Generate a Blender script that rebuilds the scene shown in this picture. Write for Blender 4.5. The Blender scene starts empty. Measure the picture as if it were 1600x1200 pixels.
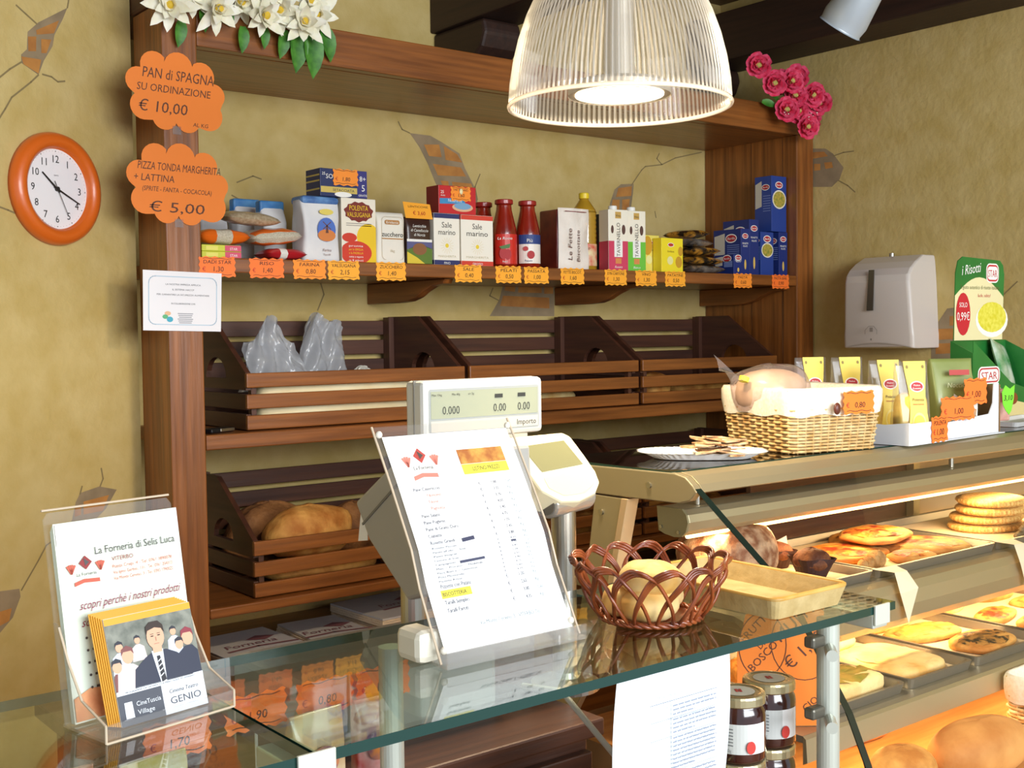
import bpy, bmesh, math, random
from mathutils import Matrix, Vector
random.seed(7)
SC = bpy.context.scene
COL = SC.collection
PI = math.pi

# ------------------------------------------------------------------ camera
yaw, pitch, roll = (math.radians(a) for a in (38.45, 2.557, 0.687))
fw = Vector((math.sin(yaw)*math.cos(pitch), math.cos(yaw)*math.cos(pitch), -math.sin(pitch)))
rt = Vector((math.cos(yaw), -math.sin(yaw), 0))
dn = fw.cross(rt)
r2 = rt*math.cos(roll) + dn*math.sin(roll)
d2 = -rt*math.sin(roll) + dn*math.cos(roll)
cam_data = bpy.data.cameras.new('camera')
cam_data.sensor_width = 36; cam_data.lens = 1839*36/1600; cam_data.clip_start = .02
cam = bpy.data.objects.new('camera', cam_data); COL.objects.link(cam)
M = Matrix((r2, -d2, -fw)).transposed().to_4x4(); M.translation = (0, 0, 1.55)
cam.matrix_world = M
SC.camera = cam

# ------------------------------------------------------------------ light
SC.view_settings.view_transform = 'Standard'; SC.view_settings.look = 'None'
SC.view_settings.gamma = 1; SC.view_settings.use_curve_mapping = False
SC.view_settings.exposure = 0.25
wd = bpy.data.worlds.new('daylight'); SC.world = wd; wd.use_nodes = True
wd.node_tree.nodes['Background'].inputs[0].default_value = (0.80, 0.90, 1.0, 1)
wd.node_tree.nodes['Background'].inputs[1].default_value = 0.72
def area(name, loc, target, sx, sy, power, col):
    l = bpy.data.lights.new(name, 'AREA'); l.shape = 'RECTANGLE'; l.size = sx; l.size_y = sy
    l.energy = power; l.color = col
    o = bpy.data.objects.new(name, l); COL.objects.link(o); o.location = loc
    o.rotation_euler = (Vector(target)-Vector(loc)).to_track_quat('-Z', 'Y').to_euler()
    return o
area('shop_window_daylight', (1.2, -2.6, 2.2), (1.9, 2.6, 1.2), 3.2, 1.6, 215, (0.92, 0.96, 1.0))

# ------------------------------------------------------------------ materials
def lin(h):
    h = h.lstrip('#'); c = [int(h[i:i+2], 16)/255 for i in (0, 2, 4)]
    return tuple(x/12.92 if x <= .04045 else ((x+.055)/1.055)**2.4 for x in c)+(1,)
MATS = {}
def mat(name, hexc, rough=.5, metal=0, hex2=None, scale=20, stretch=(1, 1, 1), bump=0, bscale=None, emit=0, coat=0, detail=4, lo=.35, hi=.65, trans=0, spec=.5, sss=0):
    if name in MATS: return MATS[name]
    m = bpy.data.materials.new(name); m.use_nodes = True; MATS[name] = m
    nt = m.node_tree; b = nt.nodes['Principled BSDF']
    b.inputs['Base Color'].default_value = lin(hexc); b.inputs['Roughness'].default_value = rough
    b.inputs['Metallic'].default_value = metal; b.inputs['Coat Weight'].default_value = coat
    b.inputs['Coat Roughness'].default_value = .15
    b.inputs['Specular IOR Level'].default_value = spec
    if trans: b.inputs['Transmission Weight'].default_value = trans
    if sss: b.inputs['Subsurface Weight'].default_value = sss; b.inputs['Subsurface Radius'].default_value = (.02, .01, .005)
    if emit:
        b.inputs['Emission Color'].default_value = lin(hexc); b.inputs['Emission Strength'].default_value = emit
    if hex2 or bump:
        tc = nt.nodes.new('ShaderNodeTexCoord'); mp = nt.nodes.new('ShaderNodeMapping')
        mp.inputs['Scale'].default_value = stretch
        nt.links.new(tc.outputs['Object'], mp.inputs[0])
    if hex2:
        n = nt.nodes.new('ShaderNodeTexNoise'); n.inputs['Scale'].default_value = scale; n.inputs['Detail'].default_value = detail
        nt.links.new(mp.outputs[0], n.inputs['Vector'])
        r = nt.nodes.new('ShaderNodeValToRGB'); r.color_ramp.elements[0].position = lo; r.color_ramp.elements[1].position = hi
        r.color_ramp.elements[0].color = lin(hexc); r.color_ramp.elements[1].color = lin(hex2)
        nt.links.new(n.outputs['Fac'], r.inputs[0]); nt.links.new(r.outputs[0], b.inputs['Base Color'])
    if bump:
        n2 = nt.nodes.new('ShaderNodeTexNoise'); n2.inputs['Scale'].default_value = bscale or scale; n2.inputs['Detail'].default_value = 5
        nt.links.new(mp.outputs[0], n2.inputs['Vector'])
        bp = nt.nodes.new('ShaderNodeBump'); bp.inputs['Strength'].default_value = bump; bp.inputs['Distance'].default_value = .01
        nt.links.new(n2.outputs['Fac'], bp.inputs['Height']); nt.links.new(bp.outputs[0], b.inputs['Normal'])
    return m
def thin(name, hexc='#ffffff', gloss=.04, rough=.02, frosted=0, ior=1.45, frost_col='#ffffff'):
    """thin clear sheet: transparent with a fresnel reflection, optional milky share"""
    if name in MATS: return MATS[name]
    m = bpy.data.materials.new(name); m.use_nodes = True; MATS[name] = m
    nt = m.node_tree; nt.nodes.remove(nt.nodes['Principled BSDF']); out = nt.nodes['Material Output']
    t = nt.nodes.new('ShaderNodeBsdfTransparent'); t.inputs[0].default_value = lin(hexc)
    g = nt.nodes.new('ShaderNodeBsdfGlossy'); g.inputs['Roughness'].default_value = rough
    lw = nt.nodes.new('ShaderNodeLayerWeight'); lw.inputs[0].default_value = .5
    pw = nt.nodes.new('ShaderNodeMath'); pw.operation = 'POWER'; pw.inputs[1].default_value = 4.2; nt.links.new(lw.outputs['Facing'], pw.inputs[0])
    f0 = ((ior-1)/(ior+1))**2
    fr = nt.nodes.new('ShaderNodeMath'); fr.operation = 'MULTIPLY_ADD'; fr.inputs[1].default_value = 1-f0; fr.inputs[2].default_value = f0
    nt.links.new(pw.outputs[0], fr.inputs[0])
    mx = nt.nodes.new('ShaderNodeMixShader'); nt.links.new(fr.outputs[0], mx.inputs[0])
    last = t.outputs[0]
    if frosted:
        d = nt.nodes.new('ShaderNodeBsdfDiffuse'); d.inputs[0].default_value = lin(frost_col)
        tl = nt.nodes.new('ShaderNodeBsdfTranslucent'); tl.inputs[0].default_value = lin(frost_col)
        dm = nt.nodes.new('ShaderNodeMixShader'); dm.inputs[0].default_value = .5
        nt.links.new(d.outputs[0], dm.inputs[1]); nt.links.new(tl.outputs[0], dm.inputs[2])
        m2 = nt.nodes.new('ShaderNodeMixShader'); m2.inputs[0].default_value = frosted
        nt.links.new(t.outputs[0], m2.inputs[1]); nt.links.new(dm.outputs[0], m2.inputs[2]); last = m2.outputs[0]
    nt.links.new(last, mx.inputs[1]); nt.links.new(g.outputs[0], mx.inputs[2])
    nt.links.new(mx.outputs[0], out.inputs[0])
    return m
def wood(name, a, b, axis, rough=.38, coat=.25):
    s = {'x': (1.2, 22, 22), 'y': (22, 1.2, 22), 'z': (22, 22, 1.2)}[axis]
    return mat(name+'_'+axis, a, rough, 0, b, 2.2, s, .12, 3.0, coat=coat, detail=6, lo=.3, hi=.75)
WX, WY, WZ = (wood('stained_pine', '#6b3c18', '#a0602a', a) for a in 'xyz')
DX, DY, DZ = (wood('dark_stain_shade_wood', '#3f241a', '#5c3624', a, .5, .1) for a in 'xyz')  # dark wood; on the crates its tone also carries painted shade
BEAM = wood('dark_beam', '#27160f', '#3a2116', 'y', .6, 0)
PLASTER = mat('ochre_plaster', '#bea460', .85, 0, '#ccb578', 11, bump=.3, bscale=38, detail=12, lo=.3, hi=.7)
def flat(h, r=.55): return mat('print_'+h, '#'+h, r)
BLACK, WHITE = flat('1c1a1a'), flat('f4f2ea', .5)
PAPER = mat('white_paper', '#f6f6f2', .7)
GLASS = thin('clear_glass', '#f2fbf7')
GEDGE = mat('glass_edge_green', '#12362e', .15, spec=.6)
ACR = thin('clear_acrylic', '#fbfbfb', ior=1.45, frosted=.07)
FILM = thin('clear_film', '#f6f6f6', rough=.12, ior=1.5, frosted=.12)
STEEL = mat('brushed_steel', '#b9b6ac', .32, 1)
CHAMP = mat('champagne_aluminium', '#b9ad8c', .42, .75)
ORANGE = mat('fluorescent_orange_card', '#ff7a2b', .6)
YORANGE = mat('fluorescent_amber_card', '#ffae2e', .6)

# ------------------------------------------------------------------ mesh tools
FONTS = {}
def font_mesh(s):
    if s in FONTS: return FONTS[s]
    cu = bpy.data.curves.new('t', 'FONT'); cu.body = s; cu.resolution_u = 2
    ob = bpy.data.objects.new('t', cu)
    me = bpy.data.meshes.new_from_object(ob)
    v = [(p.co.x, p.co.y) for p in me.vertices]; f = [tuple(p.vertices) for p in me.polygons]
    bpy.data.objects.remove(ob); bpy.data.curves.remove(cu); bpy.data.meshes.remove(me)
    FONTS[s] = (v, f); return FONTS[s]
class Face:
    """a drawing plane: u to the right, v up, n towards the reader"""
    def __init__(s, o=(0, 0, 0), u=(1, 0, 0), v=(0, 0, 1)):
        s.o = Vector(o); s.u = Vector(u).normalized(); s.v = Vector(v).normalized(); s.n = s.u.cross(s.v)
    def __call__(s, a, b, off=0): return s.o+s.u*a+s.v*b+s.n*off
def front(y=0, x=0, z=0): return Face((x, y, z))
def leftf(x=0, y=0, z=0): return Face((x, y, z), (0, -1, 0), (0, 0, 1))
class MB:
    def __init__(s): s.v = []; s.f = []; s.m = []
    def add(s, v, f, mi=0):
        k = len(s.v); s.v += [tuple(p) for p in v]
        for q in f: s.f.append(tuple(i+k for i in q)); s.m.append(mi)
        return s
    def box(s, x0, y0, z0, x1, y1, z1, mi=0):
        return s.add([(x0, y0, z0), (x1, y0, z0), (x1, y1, z0), (x0, y1, z0), (x0, y0, z1), (x1, y0, z1), (x1, y1, z1), (x0, y1, z1)],
                     [(0, 3, 2, 1), (4, 5, 6, 7), (0, 1, 5, 4), (1, 2, 6, 5), (2, 3, 7, 6), (3, 0, 4, 7)], mi)
    def prism(s, poly, axis, a, b, mi=0):
        n = len(poly)
        fn = {'x': lambda p, t: (t, p[0], p[1]), 'y': lambda p, t: (p[0], t, p[1]), 'z': lambda p, t: (p[0], p[1], t)}[axis]
        return s.add([fn(p, a) for p in poly]+[fn(p, b) for p in poly],
                     [tuple(range(n)), tuple(range(2*n-1, n-1, -1))]+[(i, i+n, (i+1) % n+n, (i+1) % n) for i in range(n)], mi)
    def plate(s, F, poly, th, off=0, mi=0):
        n = len(poly)
        return s.add([F(p[0], p[1], off) for p in poly]+[F(p[0], p[1], off+th) for p in poly],
                     [tuple(range(n)), tuple(range(2*n-1, n-1, -1))]+[(i, i+n, (i+1) % n+n, (i+1) % n) for i in range(n)], mi)
    def poly(s, F, pts, mi=0, off=.0004): return s.add([F(p[0], p[1], off) for p in pts], [tuple(range(len(pts)))], mi)
    def rect(s, F, a0, b0, a1, b1, mi=0, off=.0004): return s.poly(F, [(a0, b0), (a1, b0), (a1, b1), (a0, b1)], mi, off)
    def ell(s, F, a, b, ra, rb, mi=0, off=.0004, n=20): return s.poly(F, [(a+ra*math.cos(2*PI*i/n), b+rb*math.sin(2*PI*i/n)) for i in range(n)], mi, off)
    def text(s, F, t, a, b, size, mi=0, off=.0006, w=None, align=0, shear=0, rot=0):
        """baseline-left of the string at (a,b); align 0 left .5 centre 1 right"""
        v, f = font_mesh(t)
        if not v: return s
        x0 = min(p[0] for p in v); x1 = max(p[0] for p in v)
        sx = size if w is None else w/(x1-x0)
        c, sn = math.cos(rot), math.sin(rot); q = []
        for x, y in v:
            X = (x-x0-(x1-x0)*align)*sx+y*size*shear; Y = y*size
            q.append(F(a+X*c-Y*sn, b+X*sn+Y*c, off))
        return s.add(q, f, mi)
    def stroke(s, F, pts, w, mi=0, off=.0005):
        for p, q in zip(pts, pts[1:]):
            d = Vector((q[0]-p[0], q[1]-p[1])); L = d.length
            if L < 1e-6: continue
            n = Vector((-d.y, d.x))/L*w/2; e = d/L*w*.3
            s.poly(F, [(p[0]-n.x-e.x, p[1]-n.y-e.y), (q[0]-n.x+e.x, q[1]-n.y+e.y), (q[0]+n.x+e.x, q[1]+n.y+e.y), (p[0]+n.x-e.x, p[1]+n.y-e.y)], mi, off)
        return s
    def tube(s, path, r, n=8, closed=False, mi=0):
        P = [Vector(p) for p in path]; N = len(P); R = r if isinstance(r, (list, tuple)) else [r]*N
        v = []; ref = None
        for i in range(N):
            a = P[i-1] if (closed or i) else P[0]; b = P[(i+1) % N] if (closed or i < N-1) else P[-1]
            t = (b-a).normalized()
            if ref is None:
                ref = Vector((0, 0, 1)) if abs(t.z) < .9 else Vector((1, 0, 0))
            x = (ref-t*ref.dot(t)).normalized(); ref = x; y = t.cross(x)
            for k in range(n):
                g = 2*PI*k/n; v.append(P[i]+(x*math.cos(g)+y*math.sin(g))*R[i])
        f = []
        for i in range(N if closed else N-1):
            j = (i+1) % N
            for k in range(n): f.append((i*n+k, i*n+(k+1) % n, j*n+(k+1) % n, j*n+k))
        if not closed: f += [tuple(range(n-1, -1, -1)), tuple((N-1)*n+k for k in range(n))]
        return s.add(v, f, mi)
    def lathe(s, prof, n=24, c=(0, 0, 0), mi=0, ripple=None, caps=True):
        v = []; f = []
        for j, (r, z) in enumerate(prof):
            for k in range(n):
                g = 2*PI*k/n; rr = r*(ripple(g, j) if ripple else 1)
                v.append((c[0]+rr*math.cos(g), c[1]+rr*math.sin(g), c[2]+z))
        for j in range(len(prof)-1):
            for k in range(n): f.append((j*n+k, j*n+(k+1) % n, (j+1)*n+(k+1) % n, (j+1)*n+k))
        if caps:
            if prof[0][0] > 1e-4: f.append(tuple(range(n-1, -1, -1)))
            if prof[-1][0] > 1e-4: f.append(tuple((len(prof)-1)*n+k for k in range(n)))
        return s.add(v, f, mi)
    def grid(s, fn, nu, nv, mi=0, wrap=False):
        v = [fn(i/nu, j/nv) for j in range(nv+1) for i in range(nu+1)]
        return s.add(v, [(j*(nu+1)+i, j*(nu+1)+i+1, (j+1)*(nu+1)+i+1, (j+1)*(nu+1)+i) for j in range(nv) for i in range(nu)], mi)
    def blob(s, rx, ry, rz, c=(0, 0, 0), n=20, m=12, pw=1.0, amp=.0, seed=0, flatbot=None, mi=0, rotz=0, freq=3.0):
        rnd = random.Random(seed); ph = [rnd.uniform(0, 6.28) for _ in range(9)]
        v = []; f = []; cs, sn = math.cos(rotz), math.sin(rotz)
        sg = lambda t, p: math.copysign(abs(t)**p, t)
        for j in range(m+1):
            th = PI*j/m-PI/2
            for k in range(n):
                g = 2*PI*k/n
                d = 1+amp*(math.sin(freq*g+ph[0]+2*th)+math.sin(freq*1.7*th+ph[1]+g)+.6*math.sin(2*freq*g+ph[2]-3*th))/2
                x = sg(math.cos(th), pw)*sg(math.cos(g), pw)*rx*d; y = sg(math.cos(th), pw)*sg(math.sin(g), pw)*ry*d; z = sg(math.sin(th), pw)*rz*d
                if flatbot is not None: z = max(z, flatbot)
                v.append((c[0]+x*cs-y*sn, c[1]+x*sn+y*cs, c[2]+z))
        for j in range(m):
            for k in range(n): f.append((j*n+k, j*n+(k+1) % n, (j+1)*n+(k+1) % n, (j+1)*n+k))
        return s.add(v, f, mi)
    def build(s, name, mats, parent=None, loc=None, rot=None, smooth=False, bevel=0, fix=True, weld=False):
        if not isinstance(mats, (list, tuple)): mats = [mats]
        me = bpy.data.meshes.new(name); me.from_pydata(s.v, [], s.f)
        for m in mats: me.materials.append(m)
        me.polygons.foreach_set('material_index', s.m)
        if fix or weld:
            bm = bmesh.new(); bm.from_mesh(me)
            if weld: bmesh.ops.remove_doubles(bm, verts=bm.verts, dist=1e-5)
            if fix: bmesh.ops.recalc_face_normals(bm, faces=bm.faces)
            bm.to_mesh(me); bm.free()
        if smooth: me.polygons.foreach_set('use_smooth', [True]*len(me.polygons))
        o = bpy.data.objects.new(name, me); COL.objects.link(o)
        if parent: o.parent = parent
        if loc: o.location = loc
        if rot: o.rotation_euler = rot
        if bevel:
            b = o.modifiers.new('bevel', 'BEVEL'); b.width = bevel; b.segments = 2; b.limit_method = 'ANGLE'; b.angle_limit = .6
        return o
def thing(name, label, cat, loc=(0, 0, 0), rotz=0, group=None):
    o = bpy.data.objects.new(name, None); COL.objects.link(o); o.empty_display_size = .05
    o.location = loc; o.rotation_euler = (0, 0, rotz); o['label'] = label; o['category'] = cat
    if group: o['group'] = group
    return o
def tag(o, label, cat, group=None):
    o['label'] = label; o['category'] = cat
    if group: o['group'] = group
    return o
def struct(o): o['kind'] = 'structure'; return o
def dup(root, loc, label, rotz=None, group=None):
    r = root.copy(); COL.objects.link(r); r.location = loc
    if rotz is not None: r.rotation_euler = (0, 0, rotz)
    r['label'] = label
    if group: r['group'] = group
    for ch in root.children:
        c = ch.copy(); COL.objects.link(c); c.parent = r
        for g in ch.children:
            d = g.copy(); COL.objects.link(d); d.parent = c
    return r
def rnd_rect(x0, z0, x1, z1, r, n=4):
    out = []
    for cx, cz, a0 in ((x1-r, z0+r, -PI/2), (x1-r, z1-r, 0), (x0+r, z1-r, PI/2), (x0+r, z0+r, PI)):
        for i in range(n+1):
            a = a0+PI/2*i/n; out.append((cx+r*math.cos(a), cz+r*math.sin(a)))
    return out

# ------------------------------------------------------------------ the room
ZT = 3.0
struct(MB().box(-2.5, -1.0, -.05, 4.3, 3.8, 0).build('floor', mat('terracotta_floor', '#8a6a4c', .4, 0, '#a27f5c', 8)))
wb = struct(MB().box(.9, 3.6, 0, 4.2, 3.7, ZT).build('wall_back', PLASTER))
wr = struct(MB().box(4.08, -1.0, 0, 4.2, 3.6, ZT).build('wall_right', PLASTER))
A26 = math.radians(26); LD = Vector((math.cos(A26), math.sin(A26), 0)); LO = Vector((1.262, 3.31, 0))
LFACE = Face(LO, LD)
m = MB(); m.plate(LFACE, [(-3.6, 0), (0, 0), (0, ZT), (-3.6, ZT)], -.1)
wl = struct(m.build('wall_left', PLASTER))
# ceiling boards
ce = struct(MB().box(-2.5, -1.0, ZT+.02, 4.2, 3.7, ZT+.08).build('ceiling', DX))
for i in range(26):
    MB().box(-2.5, -1.0+i*.18, ZT, 4.2, -1.0+i*.18+.172, ZT+.02).build('plank', DX, ce)
PL=dict(
 out=[[(-0.366,2.33),(-0.33,2.362),(-0.231,2.423),(-0.248,2.389),(-0.278,2.341),(-0.285,2.311),(-0.316,2.267),(-0.335,2.227),(-0.389,2.247),(-0.389,2.268),(-0.37,2.285)],[(-0.267,1.055),(-0.251,1.105),(-0.234,1.128),(-0.165,1.137),(-0.1,1.12),(-0.143,1.072),(-0.18,1.049),(-0.226,1.052)],[(-0.521,0.917),(-0.446,0.91),(-0.443,0.889),(-0.469,0.841),(-0.525,0.8)]],
 br=[[(-0.339,2.34),(-0.261,2.383),(-0.28,2.345),(-0.337,2.329)],[(-0.366,2.318),(-0.339,2.324),(-0.341,2.286),(-0.366,2.281)],[(-0.323,2.321),(-0.289,2.327),(-0.307,2.288),(-0.324,2.285)],[(-0.389,2.263),(-0.325,2.268),(-0.335,2.23),(-0.383,2.245)],[(-0.224,1.103),(-0.13,1.109),(-0.155,1.068),(-0.225,1.068)],[(-0.254,1.093),(-0.233,1.097),(-0.234,1.069),(-0.257,1.066)],[(-0.523,0.864),(-0.472,0.866),(-0.481,0.835),(-0.524,0.826)]],
 cr=[[(-0.336,2.357),(-0.37,2.374),(-0.4,2.389)],[(-0.389,2.249),(-0.426,2.224),(-0.466,2.191)],[(-0.335,2.227),(-0.36,2.204),(-0.423,2.154),(-0.444,2.122),(-0.47,2.086)],[(-0.322,2.231),(-0.292,2.23),(-0.271,2.221),(-0.247,2.227)],[(-0.231,2.423),(-0.223,2.455)],[(-0.162,1.137),(-0.15,1.157),(-0.156,1.186)],[(-0.267,1.055),(-0.312,1.023),(-0.355,1.006),(-0.382,0.972),(-0.44,0.905)],[(-0.478,1.877),(-0.445,1.87),(-0.422,1.864)],[(-0.235,1.125),(-0.227,1.145)]],
)
PB=dict(
 out=[[(2.398,2.274),(2.488,2.273),(2.539,2.254),(2.62,2.219),(2.643,2.168),(2.684,2.104),(2.701,2.052),(2.697,1.984),(2.563,1.977),(2.535,2.058),(2.507,2.104),(2.474,2.171),(2.439,2.227)],[(3.39,2.077),(3.417,2.137),(3.454,2.161),(3.529,2.168),(3.524,2.128),(3.509,2.052),(3.386,2.045)],[(2.827,1.753),(3.081,1.758),(3.079,1.609),(2.752,1.61),(2.775,1.639),(2.8,1.674)]],
 br=[[(2.459,2.238),(2.527,2.244),(2.538,2.198),(2.481,2.198)],[(2.547,2.241),(2.608,2.215),(2.632,2.186),(2.555,2.19)],[(2.497,2.171),(2.625,2.167),(2.649,2.135),(2.519,2.13)],[(2.531,2.112),(2.566,2.112),(2.571,2.077),(2.547,2.078)],[(2.583,2.111),(2.672,2.11),(2.69,2.07),(2.588,2.074)],[(3.439,2.144),(3.517,2.157),(3.513,2.116),(3.424,2.106)],[(3.405,2.094),(3.446,2.096),(3.442,2.053),(3.397,2.051)],[(3.46,2.097),(3.505,2.103),(3.497,2.056),(3.46,2.054)],[(2.833,1.744),(2.884,1.742),(2.877,1.704),(2.826,1.709)],[(2.897,1.742),(3.014,1.739),(3.014,1.701),(2.893,1.702)],[(3.027,1.739),(3.074,1.74),(3.074,1.699),(3.027,1.698)],[(2.819,1.689),(3.053,1.683),(3.053,1.64),(2.803,1.649)]],
 cr=[[(3.513,2.159),(3.575,2.228),(3.598,2.246),(3.699,2.262),(3.782,2.297),(3.95,2.336)],[(3.699,2.262),(3.668,2.285),(3.683,2.308)],[(2.701,2.052),(2.69,2.099),(2.715,2.149)],[(2.398,2.274),(2.365,2.284),(2.349,2.31)],[(1.716,2.049),(1.774,2.074),(1.804,2.066)],[(1.697,2.006),(1.749,1.982),(1.825,1.978)],[(2.018,1.73),(2.032,1.686),(2.006,1.631)],[(2.8,1.669),(2.754,1.688),(2.77,1.718)],[(3.654,2.059),(3.661,2.032)]],
)
PR=dict(
 out=[[(-3.103,2.3),(-3.032,2.291),(-2.994,2.265),(-2.943,2.202),(-2.962,2.157),(-3.0,2.13),(-3.103,2.14)],[(-2.543,1.526),(-2.508,1.574),(-2.476,1.617),(-2.346,1.631),(-2.344,1.405),(-2.542,1.402)]],
 br=[[(-3.096,2.284),(-3.038,2.279),(-3.019,2.258),(-3.096,2.257)],[(-3.09,2.235),(-3.057,2.231),(-3.057,2.205),(-3.09,2.206)],[(-3.038,2.234),(-3.0,2.232),(-2.994,2.208),(-3.032,2.207)],[(-2.465,1.588),(-2.392,1.591),(-2.392,1.553),(-2.465,1.552)],[(-2.513,1.54),(-2.358,1.543),(-2.358,1.505),(-2.518,1.498)],[(-2.524,1.484),(-2.462,1.486),(-2.462,1.447),(-2.523,1.444)],[(-2.449,1.486),(-2.358,1.491),(-2.357,1.448),(-2.449,1.447)]],
 cr=[[(-2.994,2.255),(-2.943,2.264),(-2.894,2.263)],[(-2.968,2.153),(-2.922,2.127),(-2.888,2.098)],[(-2.346,1.629),(-2.271,1.645),(-2.198,1.708)]],
)

GREYP = mat('painted_grey_mortar', '#9c8768', .85, 0, '#88765a', 14)
BRICKP = mat('painted_brick', '#bf8440', .85, 0, '#a56c34', 16)
CRACKP = mat('painted_crack', '#8a784f', .85)
def mural(wall, F, d):
    for p in d['out']: MB().poly(F, p, 0, .0006).build('painted_plaster_break', GREYP, wall)
    for p in d['br']: MB().poly(F, p, 0, .0011).build('painted_brick', BRICKP, wall)
    for p in d['cr']: MB().stroke(F, p, .0045, 0, .0009).build('painted_crack', CRACKP, wall)
mural(wl, LFACE, PL); mural(wb, front(3.6), PB); mural(wr, leftf(4.08), PR)

# ceiling beams with corbels
def beam(name, label, x0, x1, z0, z1, y0, y1, corbel, L=.30):
    t = thing(name, label, 'beam', ((x0+x1)/2, (y0+y1)/2, z0))
    hx, hy = (x1-x0)/2, (y1-y0)/2
    MB().box(-hx, -hy, 0, hx, hy, z1-z0).build('beam_timber', BEAM, t, bevel=.006)
    if corbel:
        cy = hy; h = .14
        prof = [(cy, -.001), (cy-L, -.001), (cy-L-.012, -h*.35), (cy-L+.01, -h*.7), (cy-L+.06, -h), (cy, -h)]
        MB().prism(prof, 'x', -hx*.85, hx*.85).build('corbel', BEAM, t, bevel=.012)
    return t
beam('ceiling_beam', 'dark timber ceiling beam above the middle of the shelf unit', 2.494, 2.69, 2.645, 2.86, -.6, 3.6, True)
beam('ceiling_beam', 'dark timber beam running along the top of the right wall', 3.85, 4.08, 2.685, 2.89, -.6, 3.6, True, .12)
beam('ceiling_beam', 'short reddish joist end just above the pendant lamp', 3.30, 3.42, 2.90, 2.99, 1.6, 3.3, False)

# ------------------------------------------------------------------ shelf unit
su = thing('shelf_unit', 'large stained pine wall shelf unit with posts and three long shelves', 'shelf', (2.667, 3.34, 0))
def sub(name, x0, y0, z0, x1, y1, z1, m, bevel=.004):
    cx, cy, cz = (x0+x1)/2, (y0+y1)/2, (z0+z1)/2
    return MB().box(x0-cx, y0-cy, z0-cz, x1-cx, y1-cy, z1-cz).build(name, m, su, loc=(cx-2.667, cy-3.34, cz), bevel=bevel)
sub('post', 1.262, 3.087, 0, 1.362, 3.16, 2.452, WZ)
sub('side_panel', 1.268, 3.162, 0, 1.30, 3.305, 2.452, WZ)
sub('post', 3.962, 3.087, 0, 4.072, 3.16, 2.345, WZ)
sub('side_plank', 3.966, 3.162, 0, 4.07, 3.33, 2.345, WZ, .003)
sub('side_plank', 3.970, 3.332, 0, 4.07, 3.598, 2.345, WZ, .003)
sub('header_board', 1.363, 3.089, 2.343, 4.07, 3.13, 2.453, WX)
sub('top_board', 1.363, 3.131, 2.343, 4.07, 3.598, 2.365, WX)
sub('shelf_board', 1.363, 3.087, 1.724, 3.961, 3.598, 1.766, WX)
sub('shelf_board', 1.363, 3.087, 1.228, 3.961, 3.598, 1.271, WX)
sub('shelf_board', 1.363, 3.087, .752, 3.961, 3.598, .781, WX)
sub('shelf_board', 1.363, 3.00, .56, 3.961, 3.598, .60, WX)
sub('base_panel', 1.363, 3.05, .0, 3.961, 3.08, .558, WX)
for bx in (2.205, 3.08, 3.93):
    prof = [(3.598, 1.723), (3.598, 1.652), (3.40, 1.652), (3.34, 1.656), (3.29, 1.668), (3.25, 1.686), (3.20, 1.702), (3.13, 1.708), (3.12, 1.723)]
    MB().prism([(y-3.34, z) for y, z in prof], 'x', bx-2.667, bx-2.667+.035).build('shelf_bracket', WY, su, bevel=.003)
tag(MB().box(-.07, -.2, 0, .06, .2, .16).build('gap_shade_block', DY, loc=(1.335, 3.37, 2.4535), bevel=.01), 'added dark block standing in for the shaded gap above the left end of the shelf unit', 'block')  # added dark block in place of the shaded corner gap

# ------------------------------------------------------------------ bread crates
def arch(cx, cz, w, h, n=10): return [(cx-w*math.cos(PI*i/n), cz+h*math.sin(PI*i/n)) for i in range(n+1)]
def make_crate(label):
    W, D, HB, HF = .785, .43, .335, .168
    t = thing('bread_crate', label, 'crate', group='slatted wooden bread crates')
    for sx in (-1, 1):
        x0 = sx*(W/2-.016)-.008
        # solid upper cheek with slanted edge and hand hole, two lower side slats
        outl = [(.0, .118), (.0, HF), (.24, HB), (D-.012, HB), (D-.012, .118)]
        bm = bmesh.new()
        def loop(pts, x): return [bm.verts.new((x, p[0], p[1])) for p in pts]
        hole = arch(.20, .150, .070, .062)
        A, B = loop(outl, x0), loop(outl, x0+.016); ha, hb = loop(hole, x0), loop(hole, x0+.016)
        for vs, hs in ((A, ha), (B, hb)):
            es = [bm.edges.new((vs[i], vs[(i+1) % len(vs)])) for i in range(len(vs))]+[bm.edges.new((hs[i], hs[(i+1) % len(hs)])) for i in range(len(hs))]
            bmesh.ops.triangle_fill(bm, use_beauty=True, use_dissolve=False, edges=es)
        for P, Q in ((A, B), (ha, hb)):
            for i in range(len(P)): bm.faces.new((P[i], P[(i+1) % len(P)], Q[(i+1) % len(P)], Q[i]))
        bmesh.ops.recalc_face_normals(bm, faces=bm.faces)
        me = bpy.data.meshes.new('side_panel'); bm.to_mesh(me); bm.free(); me.materials.append(DY)
        o = bpy.data.objects.new('side_panel', me); COL.objects.link(o); o.parent = t
        for z in (.002, .060): MB().box(x0, .0, z, x0+.016, D-.012, z+.046).build('side_slat', DY, t, bevel=.002)
        MB().box(x0-sx*.018, .002, .002, x0+.016-sx*.018, .022, HF-.004).build('corner_block', DZ, t)
        MB().box(x0-sx*.020, D-.05, .002, x0+.022-sx*.020, D-.013, HB-.002).build('back_post', DZ, t)
    for z in (.003, .064, .125):
        MB().box(-W/2+.004, -.016, z, W/2-.004, -.001, z+.042).build('front_rail', WX, t, bevel=.003)
    for i in range(5):
        z = .006+i*.0665
        MB().box(-W/2+.03, D-.012, z, W/2-.03, D, z+.05).build('back_slat', DX, t, bevel=.002)  # crate sides and back darker than the rails: their shade put into the colour
    for i in range(3): MB().box(-W/2+.02, .02+i*.128, .0005, W/2-.02, .02+i*.128+.115, .012).build('floor_slat', DX, t)
    return t
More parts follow.
